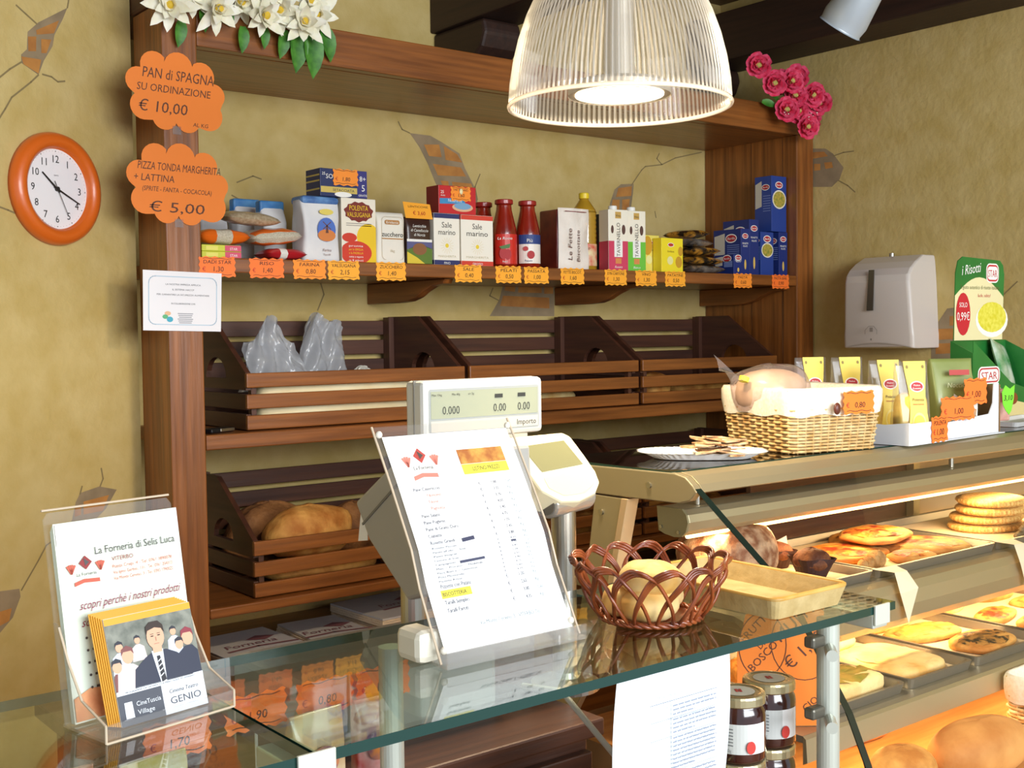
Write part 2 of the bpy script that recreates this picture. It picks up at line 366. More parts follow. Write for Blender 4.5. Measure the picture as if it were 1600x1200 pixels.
cr0 = make_crate('slatted bread crate holding plastic bags, upper row beside the left post')
cr0.location = (1.893, 3.136, 1.2715)
dup(cr0, (2.690, 3.136, 1.2715), 'middle slatted bread crate of the upper row, behind the scale display')
dup(cr0, (3.487, 3.136, 1.2715), 'slatted bread crate of the upper row next to the right side panel')
dup(cr0, (1.905, 3.136, .7815), 'slatted bread crate with round loaves in the lower row beside the left post')
dup(cr0, (2.700, 3.136, .7815), 'middle slatted bread crate of the lower row, behind the scale')
dup(cr0, (3.495, 3.136, .7815), 'slatted bread crate of the lower row, behind the display case end')
# ------------------------------------------------------------------ price tags
TAG_I = mat('marker_ink', '#2a1a18', .6)
TAG_R = mat('red_marker_ink', '#b3201e', .6)
def wavy(w, h, n=5, a=.0022):
    pts = []
    def side(x0, y0, x1, y1):
        k = max(3, int(math.hypot(x1-x0, y1-y0)/.022))
        for i in range(k*4):
            t = i/(k*4); s = math.sin(t*k*2*PI)*a
            nx, ny = (y1-y0), -(x1-x0); L = math.hypot(nx, ny)
            pts.append((x0+(x1-x0)*t+nx/L*s, y0+(y1-y0)*t+ny/L*s))
    side(-w/2, 0, w/2, 0); side(w/2, 0, w/2, h); side(w/2, h, -w/2, h); side(-w/2, h, -w/2, 0)
    return pts
def price_tag(label, loc, l1, l2, w=.106, h=.055, m=ORANGE, rotz=0, tilt=0, group='wavy-edged orange price tags'):
    t = thing('price_tag', label, 'price tag', loc, rotz, group); t.rotation_euler = (tilt, 0, rotz)
    MB().plate(front(), wavy(w, h), .0008, 0).build('card', m, t)
    p = MB(); F = front(-.0008)
    if l1: p.text(F, l1, 0, h*.66, h*.26, 0, w=min(w*.78, len(l1)*h*.2), align=.5, shear=.1)
    p.text(F, '€', -w*.42, h*.28, h*.30, 1); p.text(F, l2, w*.03, h*.27, h*.36, 0, align=.5, shear=.06)
    for z in (.12, .92): p.stroke(F, [(-w*.40+w*.8*i/12, h*(z+.025*math.sin(i*1.1))) for i in range(13)], .0012, 0)
    p.build('handwriting', [TAG_I, TAG_R], t, fix=False)
    return t
TG = [(1.407, 'DADI STAR', '1,30', 'beside the left post', 0), (1.558, 'RISO', '1,40', 'below the bags of rice', 0),
      (1.696, 'FARINA', '0,80', 'below the white flour bag', .5), (1.811, 'VALSUGANA', '2,15', 'below the polenta box', 1), (1.979, 'ZUCCHERO', '1,40', 'below the sugar bag', 1),
      (2.275, 'SALE', '0,40', 'below the two salt boxes', 1), (2.441, 'PELATI', '0,50', 'below the bottle with red label', 1), (2.562, 'PASSATA', '1,00', 'below the bottle with blue label', 1),
      (2.725, 'FETTE BISCOT.', '1,60', 'below the white rusk packet', 1), (2.932, "D'IN CARTONE", '1,30', 'below the pink wine carton', 1), (3.085, 'VINO', '1,30', 'below the green wine carton', 1),
      (3.239, 'PATATINE', '0,50', 'below the yellow pasta box', 1), (3.622, 'PASTA', '0,60', 'below the stacked blue pasta boxes', .5), (3.855, 'PASTA BAR.', '0,90', 'far right of shelf', 0)]
MIDT = mat('fluorescent_card_mid', '#ff952c', .6)
for x, a, b, where, k in TG:
    price_tag('orange tag reading %s %s euro, %s' % (a.lower(), b, where), (x, 3.0865, 1.712), a, b, m={0: ORANGE, .5: MIDT, 1: YORANGE}[k], rotz=random.uniform(-.01, .01))

# ------------------------------------------------------------------ groceries on the upper shelf
ZS = 1.7665
def goods(name, label, cat, x0, x1, yf, z0, group='groceries on the upper shelf'):
    return thing(name, label, cat, ((x0+x1)/2, yf, z0), 0, group), x1-x0
def carton(t, w, d, h, m, bevel=.0015, name='carton'):
    return MB().box(-w/2, 0, 0, w/2, d, h).build(name, m, t, bevel=bevel)
def bag(t, w, d, h, m, name='bag', pinch=.35, seed=0, amp=.03, n=20, topd=.12):
    """upright paper bag: squarish bottom that narrows to a folded top"""
    r = random.Random(seed); ph = [r.uniform(0, 6) for _ in range(4)]
    def sec(t_, g):
        k = 1-(1-topd)*max(0, (t_-1+pinch)/pinch)**1.3
        c, s = math.cos(g), math.sin(g); q = .28
        X = math.copysign(abs(c)**q, c)*w/2; Y = math.copysign(abs(s)**q, s)*d/2*k
        X *= 1-.05*math.sin(PI*t_)*(1-abs(s)); wob = 1+amp*math.sin(7*t_+ph[0]+3*g)*(.3+t_)
        return (X*wob, d/2+Y*wob, t_*h)
    m_ = MB(); N = 28; v = [sec(j/n, 2*PI*k/N) for j in range(n+1) for k in range(N)]
    f = [(j*N+k, j*N+(k+1) % N, (j+1)*N+(k+1) % N, (j+1)*N+k) for j in range(n) for k in range(N)]+[tuple(range(N-1, -1, -1)), tuple(n*N+k for k in range(N))]
    return m_.add(v, f).build(name, m, t, smooth=True)
# bouillon boxes, stacked
YEL = mat('yellow_card', '#f2d23a', .5)
for k in range(2):
    t, w = goods('bouillon_box', ['lower', 'upper'][k]+' of two small yellow and pink bouillon boxes by the left post', 'box', 1.373, 1.492, 3.11, ZS+k*.0185)
    carton(t, w, .07, .018, mat('lime_card', '#cfd23c', .5)); p = MB(); F = front(-.0003)
    p.rect(F, w*.08, .001, w/2-.001, .017, 0).rect(F, -w*.4, .003, -w*.1, .014, 1).text(F, 'STAR', w*.3, .004, .010, 2, .0008, align=.5)
    p.build('printed_label', [flat('d8506e'), flat('e8e06a'), WHITE], t)
def pillow(name, label, cat, loc, sx, sy, sz, m, rot=(0, 0, 0), prints=None, seed=0, group='groceries on the upper shelf'):
    t = thing(name, label, cat, loc, 0, group); t.rotation_euler = rot
    def top(u, v, s): 
        a = (1-abs(2*u-1)**3.2)*(1-abs(2*v-1)**3.2)
        wr = .06*math.sin(u*17+seed)*math.sin(v*11+seed*2)
        return ((u-.5)*sx, (v-.5)*sy, s*sz/2*max(0, a)**.5*(1+wr))
    b = MB(); b.grid(lambda u, v: top(u, v, 1), 22, 14); b.grid(lambda u, v: top(1-u, v, -1), 22, 14)
    mats = [m] if not prints else [m]+[p[0] for p in prints]
    o = b.build('packet', mats, t, smooth=True, fix=False)
    if prints:
        for f in o.data.polygons:
            c = f.center; u, v = c.x/sx+.5, c.y/sy+.5
            for i, (pm, u0, u1, v0, v1) in enumerate(prints):
                if u0 <= u <= u1 and v0 <= v <= v1: f.material_index = i+1
    return t
RICE = mat('rice_in_film', '#c9bda2', .35, 0, '#e0d7c2', 260, bump=.3, bscale=260, coat=.6)
OFILM = mat('orange_film', '#ef6f1c', .3, coat=.5); RFILM = mat('red_film', '#b8222a', .3, coat=.5)
pillow('rice_packet', 'orange and clear rice packet lying flat on the bouillon boxes', 'packet', (1.448, 3.160, ZS+.062), .150, .10, .044, RICE, (0, .0, 0), [(OFILM, 0, .30, 0, .45), (OFILM, .62, 1, 0, .4), (OFILM, 0, .12, 0, 1)], 1)
pillow('rice_packet', 'large clear rice packet with orange band leaning beside the flour bag', 'packet', (1.606, 3.165, ZS+.070), .160, .12, .048, RICE, (.10, -.10, .04), [(OFILM, .03, .98, .05, .36), (RFILM, .15, .75, .60, .66)], 2)
pillow('rice_packet', 'brownish rice packet lying on top of the orange-banded ones', 'packet', (1.545, 3.175, ZS+.121), .16, .12, .038, mat('brown_rice_film', '#a8906f', .35, 0, '#c4b394', 120, coat=.5), (.12, .05, -.05), [(RFILM, .1, .8, .3, .38)], 3)
pillow('snack_packet', 'small red packet lying on the shelf before the flour', 'packet', (1.635, 3.150, ZS+.018), .125, .10, .034, RFILM, (0, 0, .0), [(WHITE, .3, .5, .0, .5)], 4)
# white and blue bags behind
PWH = mat('white_paper_bag', '#e6e4e2', .6, 0, '#d6d6d8', 9, bump=.25, bscale=18)
for k, (x0, x1, y, h) in enumerate(((1.52, 1.61, 3.44, .185), (1.62, 1.71, 3.40, .205), (1.645, 1.725, 3.27, .188))):
    t, w = goods('sugar_bag', ['white paper bag with blue folded top furthest behind the rice', 'middle white paper bag with blue folded top behind the rice', 'white paper bag with light blue top touching the flour bag'][k], 'bag', x0, x1, y, ZS)
    bag(t, w, .08, h, PWH, seed=k); bag_top = MB().box(-w/2-.001, .022, h-.035, w/2+.001, .058, h+.004).build('folded_top', mat('blue_paper', '#2f6fae', .5, 0, '#5b9ccf', 15), t, bevel=.006)
# flour bag
t, w = goods('flour_bag', 'white flour bag with blue top and windmill picture', 'bag', 1.70, 1.826, 3.125, ZS)
bag(t, w, .085, .183, PWH, pinch=.3, seed=5, topd=.75)
MB().box(-w/2-.001, .004, .170, w/2+.001, .082, .196).build('folded_top', mat('blue_flour_top', '#23488f', .45, 0, '#6f9dd0', 18), t, bevel=.012)
p = MB(); F = front(-.0045)
p.ell(F, .012, .095, .031, .036, 0).ell(F, .012, .078, .030, .018, 1, .0007).ell(F, .012, .148, .024, .009, 2).poly(F, [(.008, .085), (.018, .085), (.015, .108), (.011, .108)], 3, .001)
p.stroke(F, [(.0, .118), (.026, .096)], .0025, 3, .001).stroke(F, [(.0, .096), (.026, .118)], .0025, 3, .001)
p.text(F, 'Farina', .012, .030, .012, 4, align=.5, shear=.2).text(F, 'Tipo 00', .012, .018, .008, 4, align=.5)
p.build('printed_label', [flat('4a6fc0'), flat('d8803a'), flat('e6d060'), flat('6b3d2c'), flat('8a6a60')], t)
# corn starch box on top
t, w = goods('flour_box', 'navy box of sifted flour lying on top of the flour bag', 'box', 1.70, 1.864, 3.135, ZS+.197)
t.location.x += .064
carton(t, w, .088, .084, flat('1f2c5c', .4)); p = MB(); F = front(); w2 = w/2
p.rect(F, -w2+.002, .012, w*.28, .030, 0).rect(F, w*.28, .001, w2-.001, .083, 1).text(F, 'SOFFICE', -w*.38, .054, .020, 2).text(F, 'SETACCIATA', -w*.24, .017, .011, 3, .0009, w=.075).text(F, '8+', w*.40, .052, .022, 2, .0009, align=.5).text(F, '5', w*.41, .022, .028, 2, .0009, align=.5).text(F, 'GRATIS', w*.40, .006, .009, 2, .0009, w=.03, align=.5).text(F, '25', -w*.46, .064, .012, 2)
p.ell(F, -w*.02, .008, .03, .008, 2, .0006)
L = leftf(-w2)
for z in (.02, .045, .062): p.rect(L, -.085, z, -.003, z+.005, 0)
p.build('printed_label', [flat('d3b95e'), flat('33327a'), WHITE, flat('222a44')], t)
price_tag('orange price tag reading 1,80 euro stuck on the navy flour box', (t.location.x+.005, 3.1335, ZS+.197+.036), None, '1,80', .085, .048, MIDT, rotz=0)
# polenta box
t, w = goods('polenta_box', 'white red and yellow upright polenta box', 'box', 1.832, 1.954, 3.13, ZS)
carton(t, w, .055, .196, flat('f3ead6', .45)); p = MB(); F = front()
sc = [(.05*math.cos(a)*(1+.06*math.sin(9*a))*1.0, .155+.030*math.sin(a)*(1+.08*math.sin(11*a))) for a in [2*PI*i/48 for i in range(48)]]
p.poly(F, sc, 0).text(F, 'POLENTA', 0, .159, .022, 1, .0009, w=.066, align=.5).text(F, 'VALSUGANA', 0, .139, .021, 1, .0009, w=.084, align=.5)
p.poly(F, [(x, z) for x, z in [(min(.0605, .034+.042*math.cos(a)), .078+.042*math.sin(a)) for a in [2*PI*i/30 for i in range(30)]]], 1)
p.rect(F, .0, .002, .0605, .060, 1, .0003).ell(F, -.034, .076, .026, .014, 2, .0006).poly(F, [(max(-.0605, -.012+.056*math.cos(a)), max(.001, .03+.036*math.sin(a))) for a in [2*PI*i/30 for i in range(30)]], 2, .0010)
for i, s in enumerate(('pronta', 'per la GRIGLIA', 'e la PADELLA', 'cotta a vapore', 'in 8 minuti')): p.text(F, s, -.012, .048-i*.011, .009, 1 if i in (1, 2) else 3, .0014, w=.05, align=.5)
for z in (.118, .112): p.rect(F, -.045, z, .045, z+.0022, 4)
p.rect(leftf(-w/2), -.054, .002, -.001, .195, 5)
p.build('printed_label', [flat('7c2419'), flat('f3c91c'), flat('d4381e'), WHITE, flat('9a9288'), flat('d9cdb6')], t)
# sugar
t, w = goods('sugar_bag', 'white paper sugar bag marked zucchero', 'bag', 1.957, 2.064, 3.13, ZS)
bag(t, w, .07, .160, mat('sugar_paper', '#efe9da', .6, bump=.15, bscale=20), pinch=.16, seed=9, amp=.012, topd=.7)
p = MB(); F = front(-.0015)
p.poly(F, rnd_rect(-.025, .122, .030, .136, .006), 0).text(F, 'Eridania', .0025, .125, .010, 2, .001, w=.044, align=.5).text(F, 'zucchero', .003, .084, .022, 1, w=.078, align=.5).rect(F, -.036, .076, .042, .0795, 0).text(F, '1kg', .003, .036, .012, 3, align=.5)
p.stroke(F, rnd_rect(-.036, .012, .044, .146, .014), .001, 3)
p.build('printed_label', [flat('b9844a'), flat('2c2a26'), WHITE, flat('c8b89a')], t)
# lentils
t, w = goods('lentil_bag', 'brown and green lentil bag with a yellow header tag', 'bag', 2.066, 2.164, 3.13, ZS)
bag(t, w, .055, .150, mat('lentil_film', '#3a2018', .35, coat=.4), pinch=.2, seed=11, amp=.012, topd=.7)
p = MB(); F = front(-.0015)
p.poly(F, [(-.048, .003), (.048, .003), (.048, .050), (.02, .058), (-.02, .055), (-.048, .046)], 0).poly(F, [(-.048, .003), (.02, .003), (-.01, .022), (-.048, .040)], 1, .0006).poly(F, [(-.048, .047), (-.02, .056), (.02, .059), (.048, .051), (.048, .074), (-.048, .074)], 4, .0005).rect(F, -.048, .072, .048, .080, 3, .0006)
p.ell(F, .0, .049, .027, .019, 2, .0009)
for i, s in enumerate(('Lenticchie', 'di Castelluccio', 'di Norcia')): p.text(F, s, 0, .118-i*.014, .013, 3, w=(.05, .066, .042)[i], align=.5, shear=.2)
p.build('printed_label', [flat('5d7a2a'), flat('e0c63a'), flat('8c5c34'), WHITE, flat('5a5a86')], t)
h = MB(); h.plate(Face((0, -.004, .145), (1, 0, 0), (0, .25, 1)), [(-.053, 0), (.05, 0), (.048, .050), (-.055, .054)], .0008)
h.build('header_tag', YORANGE, t); p = MB(); F = Face((0, -.0052, .145), (1, 0, 0), (0, .25, 1))
p.text(F, 'LENTICCHIE', 0, .036, .010, 0, w=.075, align=.5).text(F, '€ 3,60', 0, .012, .018, 1, align=.5, shear=.1).build('handwriting', [flat('7a5a20'), TAG_R], t)
# salt
SALT = flat('f6f0e0', .45)
for k, (x0, x1, hexc, foot) in enumerate(((2.172, 2.274, '2d3366', 'FINO'), (2.280, 2.412, 'd8432f', 'GROSSO'))):
    t, w = goods('salt_box', ['white sea salt box with navy band marked fino', 'white sea salt box with red band marked grosso'][k], 'box', x0, x1, 3.13, ZS)
    carton(t, w, .065, .168, SALT); p = MB(); F = front(); w2 = w/2
    p.rect(F, -w2+.0005, .152, w2-.0005, .167, 0).rect(F, -w2+.0005, .001, w2-.0005, .017, 0).text(F, foot, 0, .004, .011, 3, .0008, align=.5)
    p.text(F, 'Sale', 0, .122, .026, 1, align=.5).text(F, 'marino', 0, .099, .025, 1, align=.5, w=w*.66).text(F, 'MARGHERITA', 0, .026, .010, 2, align=.5, w=w*.7)
    p.ell(F, 0, .064, .007, .007, 4)
    for i in range(16):
        a = 2*PI*i/16; p.stroke(F, [(.011*math.cos(a), .064+.011*math.sin(a)), (.026*math.cos(a), .064+.026*math.sin(a))], .0012, 5)
    L = leftf(-w2); p.rect(L, -.064, .152, -.0005, .167, 0).rect(L, -.064, .001, -.0005, .017, 0)
    p.build('printed_label', [flat(hexc), flat('3a2f2a'), flat('c2b692'), WHITE, flat('f0d23a'), flat('e6d8b0')], t)
# tuna box on top
t, w = goods('tuna_box', 'red tuna box lying across the two salt boxes', 'box', 2.196, 2.346, 3.135, ZS+.169)
carton(t, w, .07, .090, flat('c8262c', .4)); p = MB(); F = front(); w2 = w/2
p.poly(F, [(-w2+.004, .030), (.03, .034), (.03, .052), (-w2+.004, .048)], 0).ell(F, .02, .022, .042, .014, 1, .0007).ell(F, .02, .026, .034, .011, 2, .0009).text(F, 'Nostromo', -.01, .038, .014, 3, .0009, w=.055, align=.5).text(F, '25', -w2+.008, .064, .014, 3).text(F, 'ANNI', -w2+.008, .055, .007, 3)
p.rect(leftf(-w2), -.069, .001, -.001, .089, 4, .0003)
p.build('printed_label', [flat('3f8fc4'), flat('e6b48a'), flat('7aa6c8'), WHITE, flat('8e2024')], t)
tt = price_tag('amber price tag with a pin stuck on the red tuna box', (2.283, 3.1335, ZS+.169+.043), None, '1,60', .078, .045, MIDT)
p = MB(); p.text(front(-.0008), 'TRE TONNO', 0, .032, .009, 0, w=.06, align=.5).build('handwriting', TAG_I, tt)
MB().blob(.007, .004, .010, (0, -.003, .030), 12, 8).build('pin', mat('pearl_pin', '#f0e6b0', .2), tt, smooth=True)
# bottles of tomato
def bottle(label, x, y, lab, ltxt, htop=.232, r=.043):
    t = thing('passata_bottle', label, 'bottle', (x, y, ZS), 0, 'groceries on the upper shelf')
    TOM = mat('tomato_in_glass', '#7d1a10', .12, 0, '#96240f', 12, coat=.8)
    prof = [(r*.9, 0), (r, .006), (r, .118), (r*.95, .135), (r*.74, .175), (r*.62, .198), (r*.60, htop-.022), (r*.60, htop-.016)]
    MB().lathe(prof, 28).build('glass_jar', TOM, t, smooth=True)
    MB().lathe([(r*.70, htop-.016), (r*.73, htop-.014), (r*.73, htop-.003), (r*.69, htop)], 28).build('lid', mat('red_lid', '#9c1d1c', .35, coat=.4), t, smooth=False, bevel=.001)
    if lab:
        def wrap(z0, z1, a0, a1, n=14, e=.0006):
            b = MB(); b.grid(lambda u, v: ((r+e)*math.cos(a0+(a1-a0)*u), (r+e)*math.sin(a0+(a1-a0)*u), z0+(z1-z0)*v), n, 1); return b
        a0, a1 = -PI/2-1.45, -PI/2+1.45; ac = -PI/2-.62   # towards the reader, who stands left of the bottle
        L = wrap(.012 if lab == 'r' else .016, .113, a0, a1).build('paper_label', flat('cf2a1e' if lab == 'r' else 'efe6da', .4), t)
        F = Face((( r+.0018)*math.cos(ac), (r+.0018)*math.sin(ac), 0), (-math.sin(ac), math.cos(ac), 0))
        p = MB()
        if lab == 'r': p.text(F, ltxt, 0, .094, .013, 0, w=.05, align=.5, shear=.2).ell(F, -.006, .048, .013, .020, 1).ell(F, .010, .044, .011, .018, 1, .0006).poly(F, [(-.02, .07), (.018, .08), (.016, .066), (-.01, .062)], 2, .0008).text(F, 'Pelati', 0, .017, .008, 0, align=.5)
        else:
            wrap(.082, .114, a0, a1, e=.0009).build('blue_band', flat('27407f', .4), t)
            p.text(F, ltxt, .004, .088, .017, 0, .001, align=.5).ell(F, -.010, .066, .009, .008, 1).ell(F, .008, .045, .013, .014, 1).text(F, 'Passata', 0, .022, .009, 3, align=.5)
        p.build('printed_label', [WHITE, flat('b41f22'), flat('4f7a3a'), flat('27407f')], t)
    return t
bottle('unlabelled-looking tomato bottle standing behind the other two', 2.490, 3.285, None, '')
bottle('tomato bottle with a red label beside the salt', 2.495, 3.175, 'r', 'La Rossa')
bottle('tomato bottle with a blue and white label', 2.590, 3.165, 'b', 'Più')
# rusks
t, w = goods('rusk_packet', 'dark red and white paper rusk packet standing on end', 'packet', 2.690, 2.832, 3.112, ZS)
MB().box(-w/2, .012, 0, w/2, .11, .208).build('carton', mat('dark_red_film', '#571416', .3, 0, '#7b2a1c', 16, coat=.5), t, bevel=.006)
MB().grid(lambda u, v: ((u-.5)*w*(1-.03*math.sin(PI*v)), -.002+.010*abs(2*u-1)**3+.003*math.sin(11*u)*math.sin(9*v), v*.212), 18, 18).build('paper_end', mat('crumpled_white_paper', '#efe6da', .6, 0, '#e2d6c8', 10, bump=.5, bscale=26), t, smooth=True)
p = MB(); F = front(-.006)
p.text(F, 'Le Fette', -.018, .03, .024, 0, rot=PI/2, shear=.2, w=.11).text(F, 'Biscottate', .018, .025, .020, 0, rot=PI/2, shear=.2, w=.11).rect(F, -.05, .199, .05, .2015, 1)
p.build('printed_label', [flat('6b4a44'), flat('7a2428')], t)
# oil
t = thing('oil_bottle', 'clear plastic bottle of yellow oil with yellow cap', 'bottle', (2.925, 3.245, ZS), 0, 'groceries on the upper shelf')
prof = [(.040, 0), (.046, .008)]+[(.046-.0022*(i % 2), .10+.008*i) for i in range(16)]+[(.046, .215), (.042, .228), (.024, .255), (.017, .264), (.017, .270)]
MB().lathe(prof, 32).build('bottle_body', mat('oil', '#d8a830', .08, 0, coat=1, trans=.35), t, smooth=True)
MB().lathe([(.019, .268), (.019, .286), (.017, .289)], 24).build('cap', mat('yellow_cap', '#efd027', .35), t, bevel=.001)
b = MB(); b.grid(lambda u, v: (.0465*math.cos(-PI/2-1.5+3*u), .0465*math.sin(-PI/2-1.5+3*u), .02+.08*v), 14, 1); b.build('paper_label', mat('oil_label', '#d9533f', .4, 0, '#ecd9a4', 30), t)
MB().text(Face((-.028, -.0390, 0), (.79, -.61, 0)), 'Olio', 0, .078, .018, 0, .003, shear=.3, align=.5).build('printed_label', flat('8a4a2a'), t)
# wine cartons
for k, (x0, x1, lo) in enumerate(((2.945, 3.031, 'd03a5c'), (3.040, 3.122, '6cc23a'))):
    t, w = goods('wine_carton', ['tall white and pink wine carton with white cap', 'tall white and green wine carton with white cap'][k], 'carton', x0, x1, 3.13, ZS)
    t.rotation_euler = (0, 0, -.16)
    carton(t, w, .062, .222, flat('f3ecd8', .4)); p = MB(); F = front(); w2 = w/2
    p.rect(F, -w2+.0005, .001, w2-.0005, .108, 0).rect(leftf(-w2), -.061, .001, -.0005, .108, 0).rect(F, -w2*.42, .050, w2*.42, .112, 1, .0007)
    p.text(F, 'TAVERNELLO', .0075, .052, .021, 2, .001, w=.122, rot=PI/2).rect(F, -w2*.3, .190, w2*.3, .214, 3).text(F, 'Vino', 0, .196, .012, 2, .0009, align=.5).ell(F, w2*.55, .15, .008, .018, 4).ell(F, -w2*.6, .15, .006, .015, 4).rect(F, -w2*.3, .026, w2*.3, .046, 5, .0007).text(F, ['Rosato', 'Bianco'][k], 0, .010, .012, 1, .0008, align=.5, shear=.3)
    p.build('printed_label', [flat(lo), WHITE, flat('3c3428'), flat('c9a04e'), flat('5a3a30'), flat('d98a4a')], t)
    MB().lathe([(.016, .222), (.016, .236), (.014, .238)], 20, (-.004, .03, 0)).build('cap', WHITE, t)
t, w = goods('wine_carton', 'dark wine carton half hidden behind the pink one', 'carton', 2.990, 3.070, 3.235, ZS)
carton(t, w, .062, .215, flat('2a3550', .4)); MB().rect(leftf(-w/2), -.05, .09, -.01, .15, 0).build('printed_panel', flat('8c3a4a'), t)
# yellow pasta boxes
for k, (x0, x1, y, h, d) in enumerate(((3.150, 3.235, 3.165, .140, .045), (3.196, 3.312, 3.115, .128, .045))):
    t, w = goods('yellow_box', ['cream and yellow pasta box half hidden behind the bright one', 'bright yellow pasta box beside the snack packets'][k], 'box', x0, x1, y, ZS)
    carton(t, w, d, h, flat('f2e06a' if k == 0 else 'f5e02e', .45)); p = MB(); F = front()
    p.ell(F, -.008, h*.8, .017, .008, 0).ell(F, -.008, h*.8, .014, .006, 1, .0007).ell(F, w*.38, h*.62, .013, .018, 2).ell(F, w*.3, h*.3, .018, .022, 2).text(F, 'Emiliane', -.008, h*.58, .011, 3, align=.5).ell(F, -.012, h*.34, .016, .016, 4)
    if k == 0: p.ell(F, -.02, h*.72, .024, .036, 2, .0009)
    p.build('printed_label', [WHITE, flat('c0392b'), flat('cf9d2c'), flat('8a6a1a'), flat('eee9a0')], t)
# snack packets pile
CH = mat('snack_film', '#2a221a', .25, .1, '#d89a34', 22, coat=.6, lo=.42, hi=.56); CH2 = mat('silver_snack_film', '#a79f96', .2, .4, '#1c1814', 22, coat=.6)
for k, (dx, dz, r, cm, lb) in enumerate(((.02, .017, .0, CH2, 'silver-black snack packet at the bottom of the pile'), (.03, .052, .04, CH, 'black and gold snack packet second from the bottom of the pile'), (.01, .087, -.03, CH, 'black and gold snack packet in the middle of the pile'), (-.01, .121, .04, CH2, 'silver snack packet near the top of the pile'), (-.035, .153, -.03, CH, 'gold and orange snack packet on top of the pile'))):
    pillow('snack_packet', lb, 'packet', (3.44+dx, 3.185+.01*(k % 2), ZS+dz), .20-.02*k, .14, .033, cm, (0, r, .03*k-.05), None, k, 'snack packets in a pile')
# pasta boxes
NAVY = flat('1b2f74', .38); NAVY2 = flat('24418f', .38)
def pasta(label, x0, x1, y, z, h, d, m=NAVY, dish=False, grp='blue pasta boxes'):
    t, w = goods('pasta_box', label, 'box', x0, x1, y, z, grp)
    carton(t, w, d, h, m); p = MB(); F = front(); L = leftf(-w/2); w2 = w/2
    rr = min(w2*.72, .024)
    p.ell(F, 0, h*.84, rr, rr*.6, 0).ell(F, 0, h*.84, rr*.85, rr*.46, 1, .0007).text(F, 'Barilla', 0, h*.84-rr*.17, rr*.5, 0, .001, w=rr*1.3, align=.5, shear=.2)
    p.text(F, 'PENNETTE', 0, h*.66, .010, 0, w=w*.7, align=.5).text(F, 'RIGATE', 0, h*.60, .010, 0, w=w*.5, align=.5)
    if dish: p.ell(F, 0, h*.58, w2*.92, h*.17, 2, .0012).ell(F, 0, h*.58, w2*.80, h*.145, 3, .0015)
    else: p.ell(F, 0, h*.22, .006, h*.11, 4)
    rl = min(d*.24, .03)
    p.ell(L, -d*.35, h*.80, rl, rl*.6, 0).ell(L, -d*.35, h*.80, rl*.86, rl*.46, 1, .0007).text(L, 'Barilla', -d*.35, h*.80-rl*.15, rl*.45, 0, .001, w=rl*1.3, align=.5, shear=.2)
    p.poly(L, [(-d*.96, h*.42), (-d*.58, h*.46), (-d*.58, h*.92), (-d*.96, h*.86)], 5)
    for i in range(7): p.rect(L, -d*.5, h*(.64-.045*i), -d*.06, h*(.64-.045*i)+.0025, 6)
    p.build('printed_label', [WHITE, flat('b3202c'), flat('ece4cf'), mat('pasta_picture', '#c9a84a', .5, 0, '#7f8a34', 90), flat('dcb85c'), flat('c9c2b2'), flat('7d8fc4')], t)
    return t
pasta('wide navy pasta box with its broad side to the room', 3.727, 3.785, 3.14, ZS, .225, .14)
pasta('navy pasta box in front, slightly lower, beside the snacks', 3.652, 3.703, 3.12, ZS, .183, .145)
pasta('low navy pasta box lying in front at the left of the group', 3.594, 3.648, 3.108, ZS, .078, .10)
pasta('blue pasta box with a round dish picture', 3.797, 3.878, 3.14, ZS, .178, .04, NAVY2, True)
pasta('narrow navy pasta box at the right end of the shelf', 3.900, 3.955, 3.13, ZS, .180, .09)
pasta('tall blue pasta box with plate pictures standing on the others', 3.860, 3.955, 3.135, ZS+.1815, .228, .088, NAVY2, True)
# ------------------------------------------------------------------ wall clock
ck = thing('wall_clock', 'round orange wall clock with white dial on the left wall', 'clock', LFACE(-.297, 1.937, .001), A26)
FX = Matrix.Rotation(PI/2, 4, 'X')
def lathe_y(prof, n, name, m, par, smooth=True):
    b = MB().lathe(prof, n); b.v = [(x, -z, y) for x, y, z in b.v]; return b.build(name, m, par, smooth=smooth)
lathe_y([(.147, 0), (.147, .012), (.142, .026), (.130, .034), (.118, .034), (.106, .024), (.104, .010)], 56, 'rim', mat('orange_plastic', '#d9661c', .35, coat=.3), ck)
lathe_y([(.105, .002), (.105, .011)], 56, 'dial', flat('f2eff0', .5), ck, False)
p = MB(); F = front(-.0112)
for h in range(12):
    a = PI/2-2*PI*(h+1)/12
    p.text(F, str(h+1), .078*math.cos(a), .078*math.sin(a)-.0095, .027, 0, align=.5); p.ell(F, .098*math.cos(a), .098*math.sin(a), .0016, .0016, 0, n=8)
for k in range(60):
    a = 2*PI*k/60; p.ell(F, .098*math.cos(a), .098*math.sin(a), .0007, .0007, 0, n=6)
p.text(F, 'quartz', 0, .034, .006, 1, align=.5).build('numerals', [BLACK, flat('6a6668')], ck)
def hand(name, ang, L, back, w, off, m=BLACK):
    a = PI/2-ang; c, s = math.cos(a), math.sin(a); n = (-s*w/2, c*w/2)
    pts = [(-c*back-n[0], -s*back-n[1]), (c*L-n[0]*.6, s*L-n[1]*.6), (c*L+n[0]*.6, s*L+n[1]*.6), (-c*back+n[0], -s*back+n[1])]
    MB().plate(front(), pts, .0008, off).build(name, m, ck)
hand('hour_hand', 2*PI*(10.31/12), .062, .012, .006, .0135); hand('minute_hand', 2*PI*(19/60), .083, .012, .0045, .0148); hand('second_hand', 2*PI*(25.6/60), .075, .022, .0018, .0160)
lathe_y([(.006, .011), (.006, .018)], 16, 'hub', BLACK, ck, False)
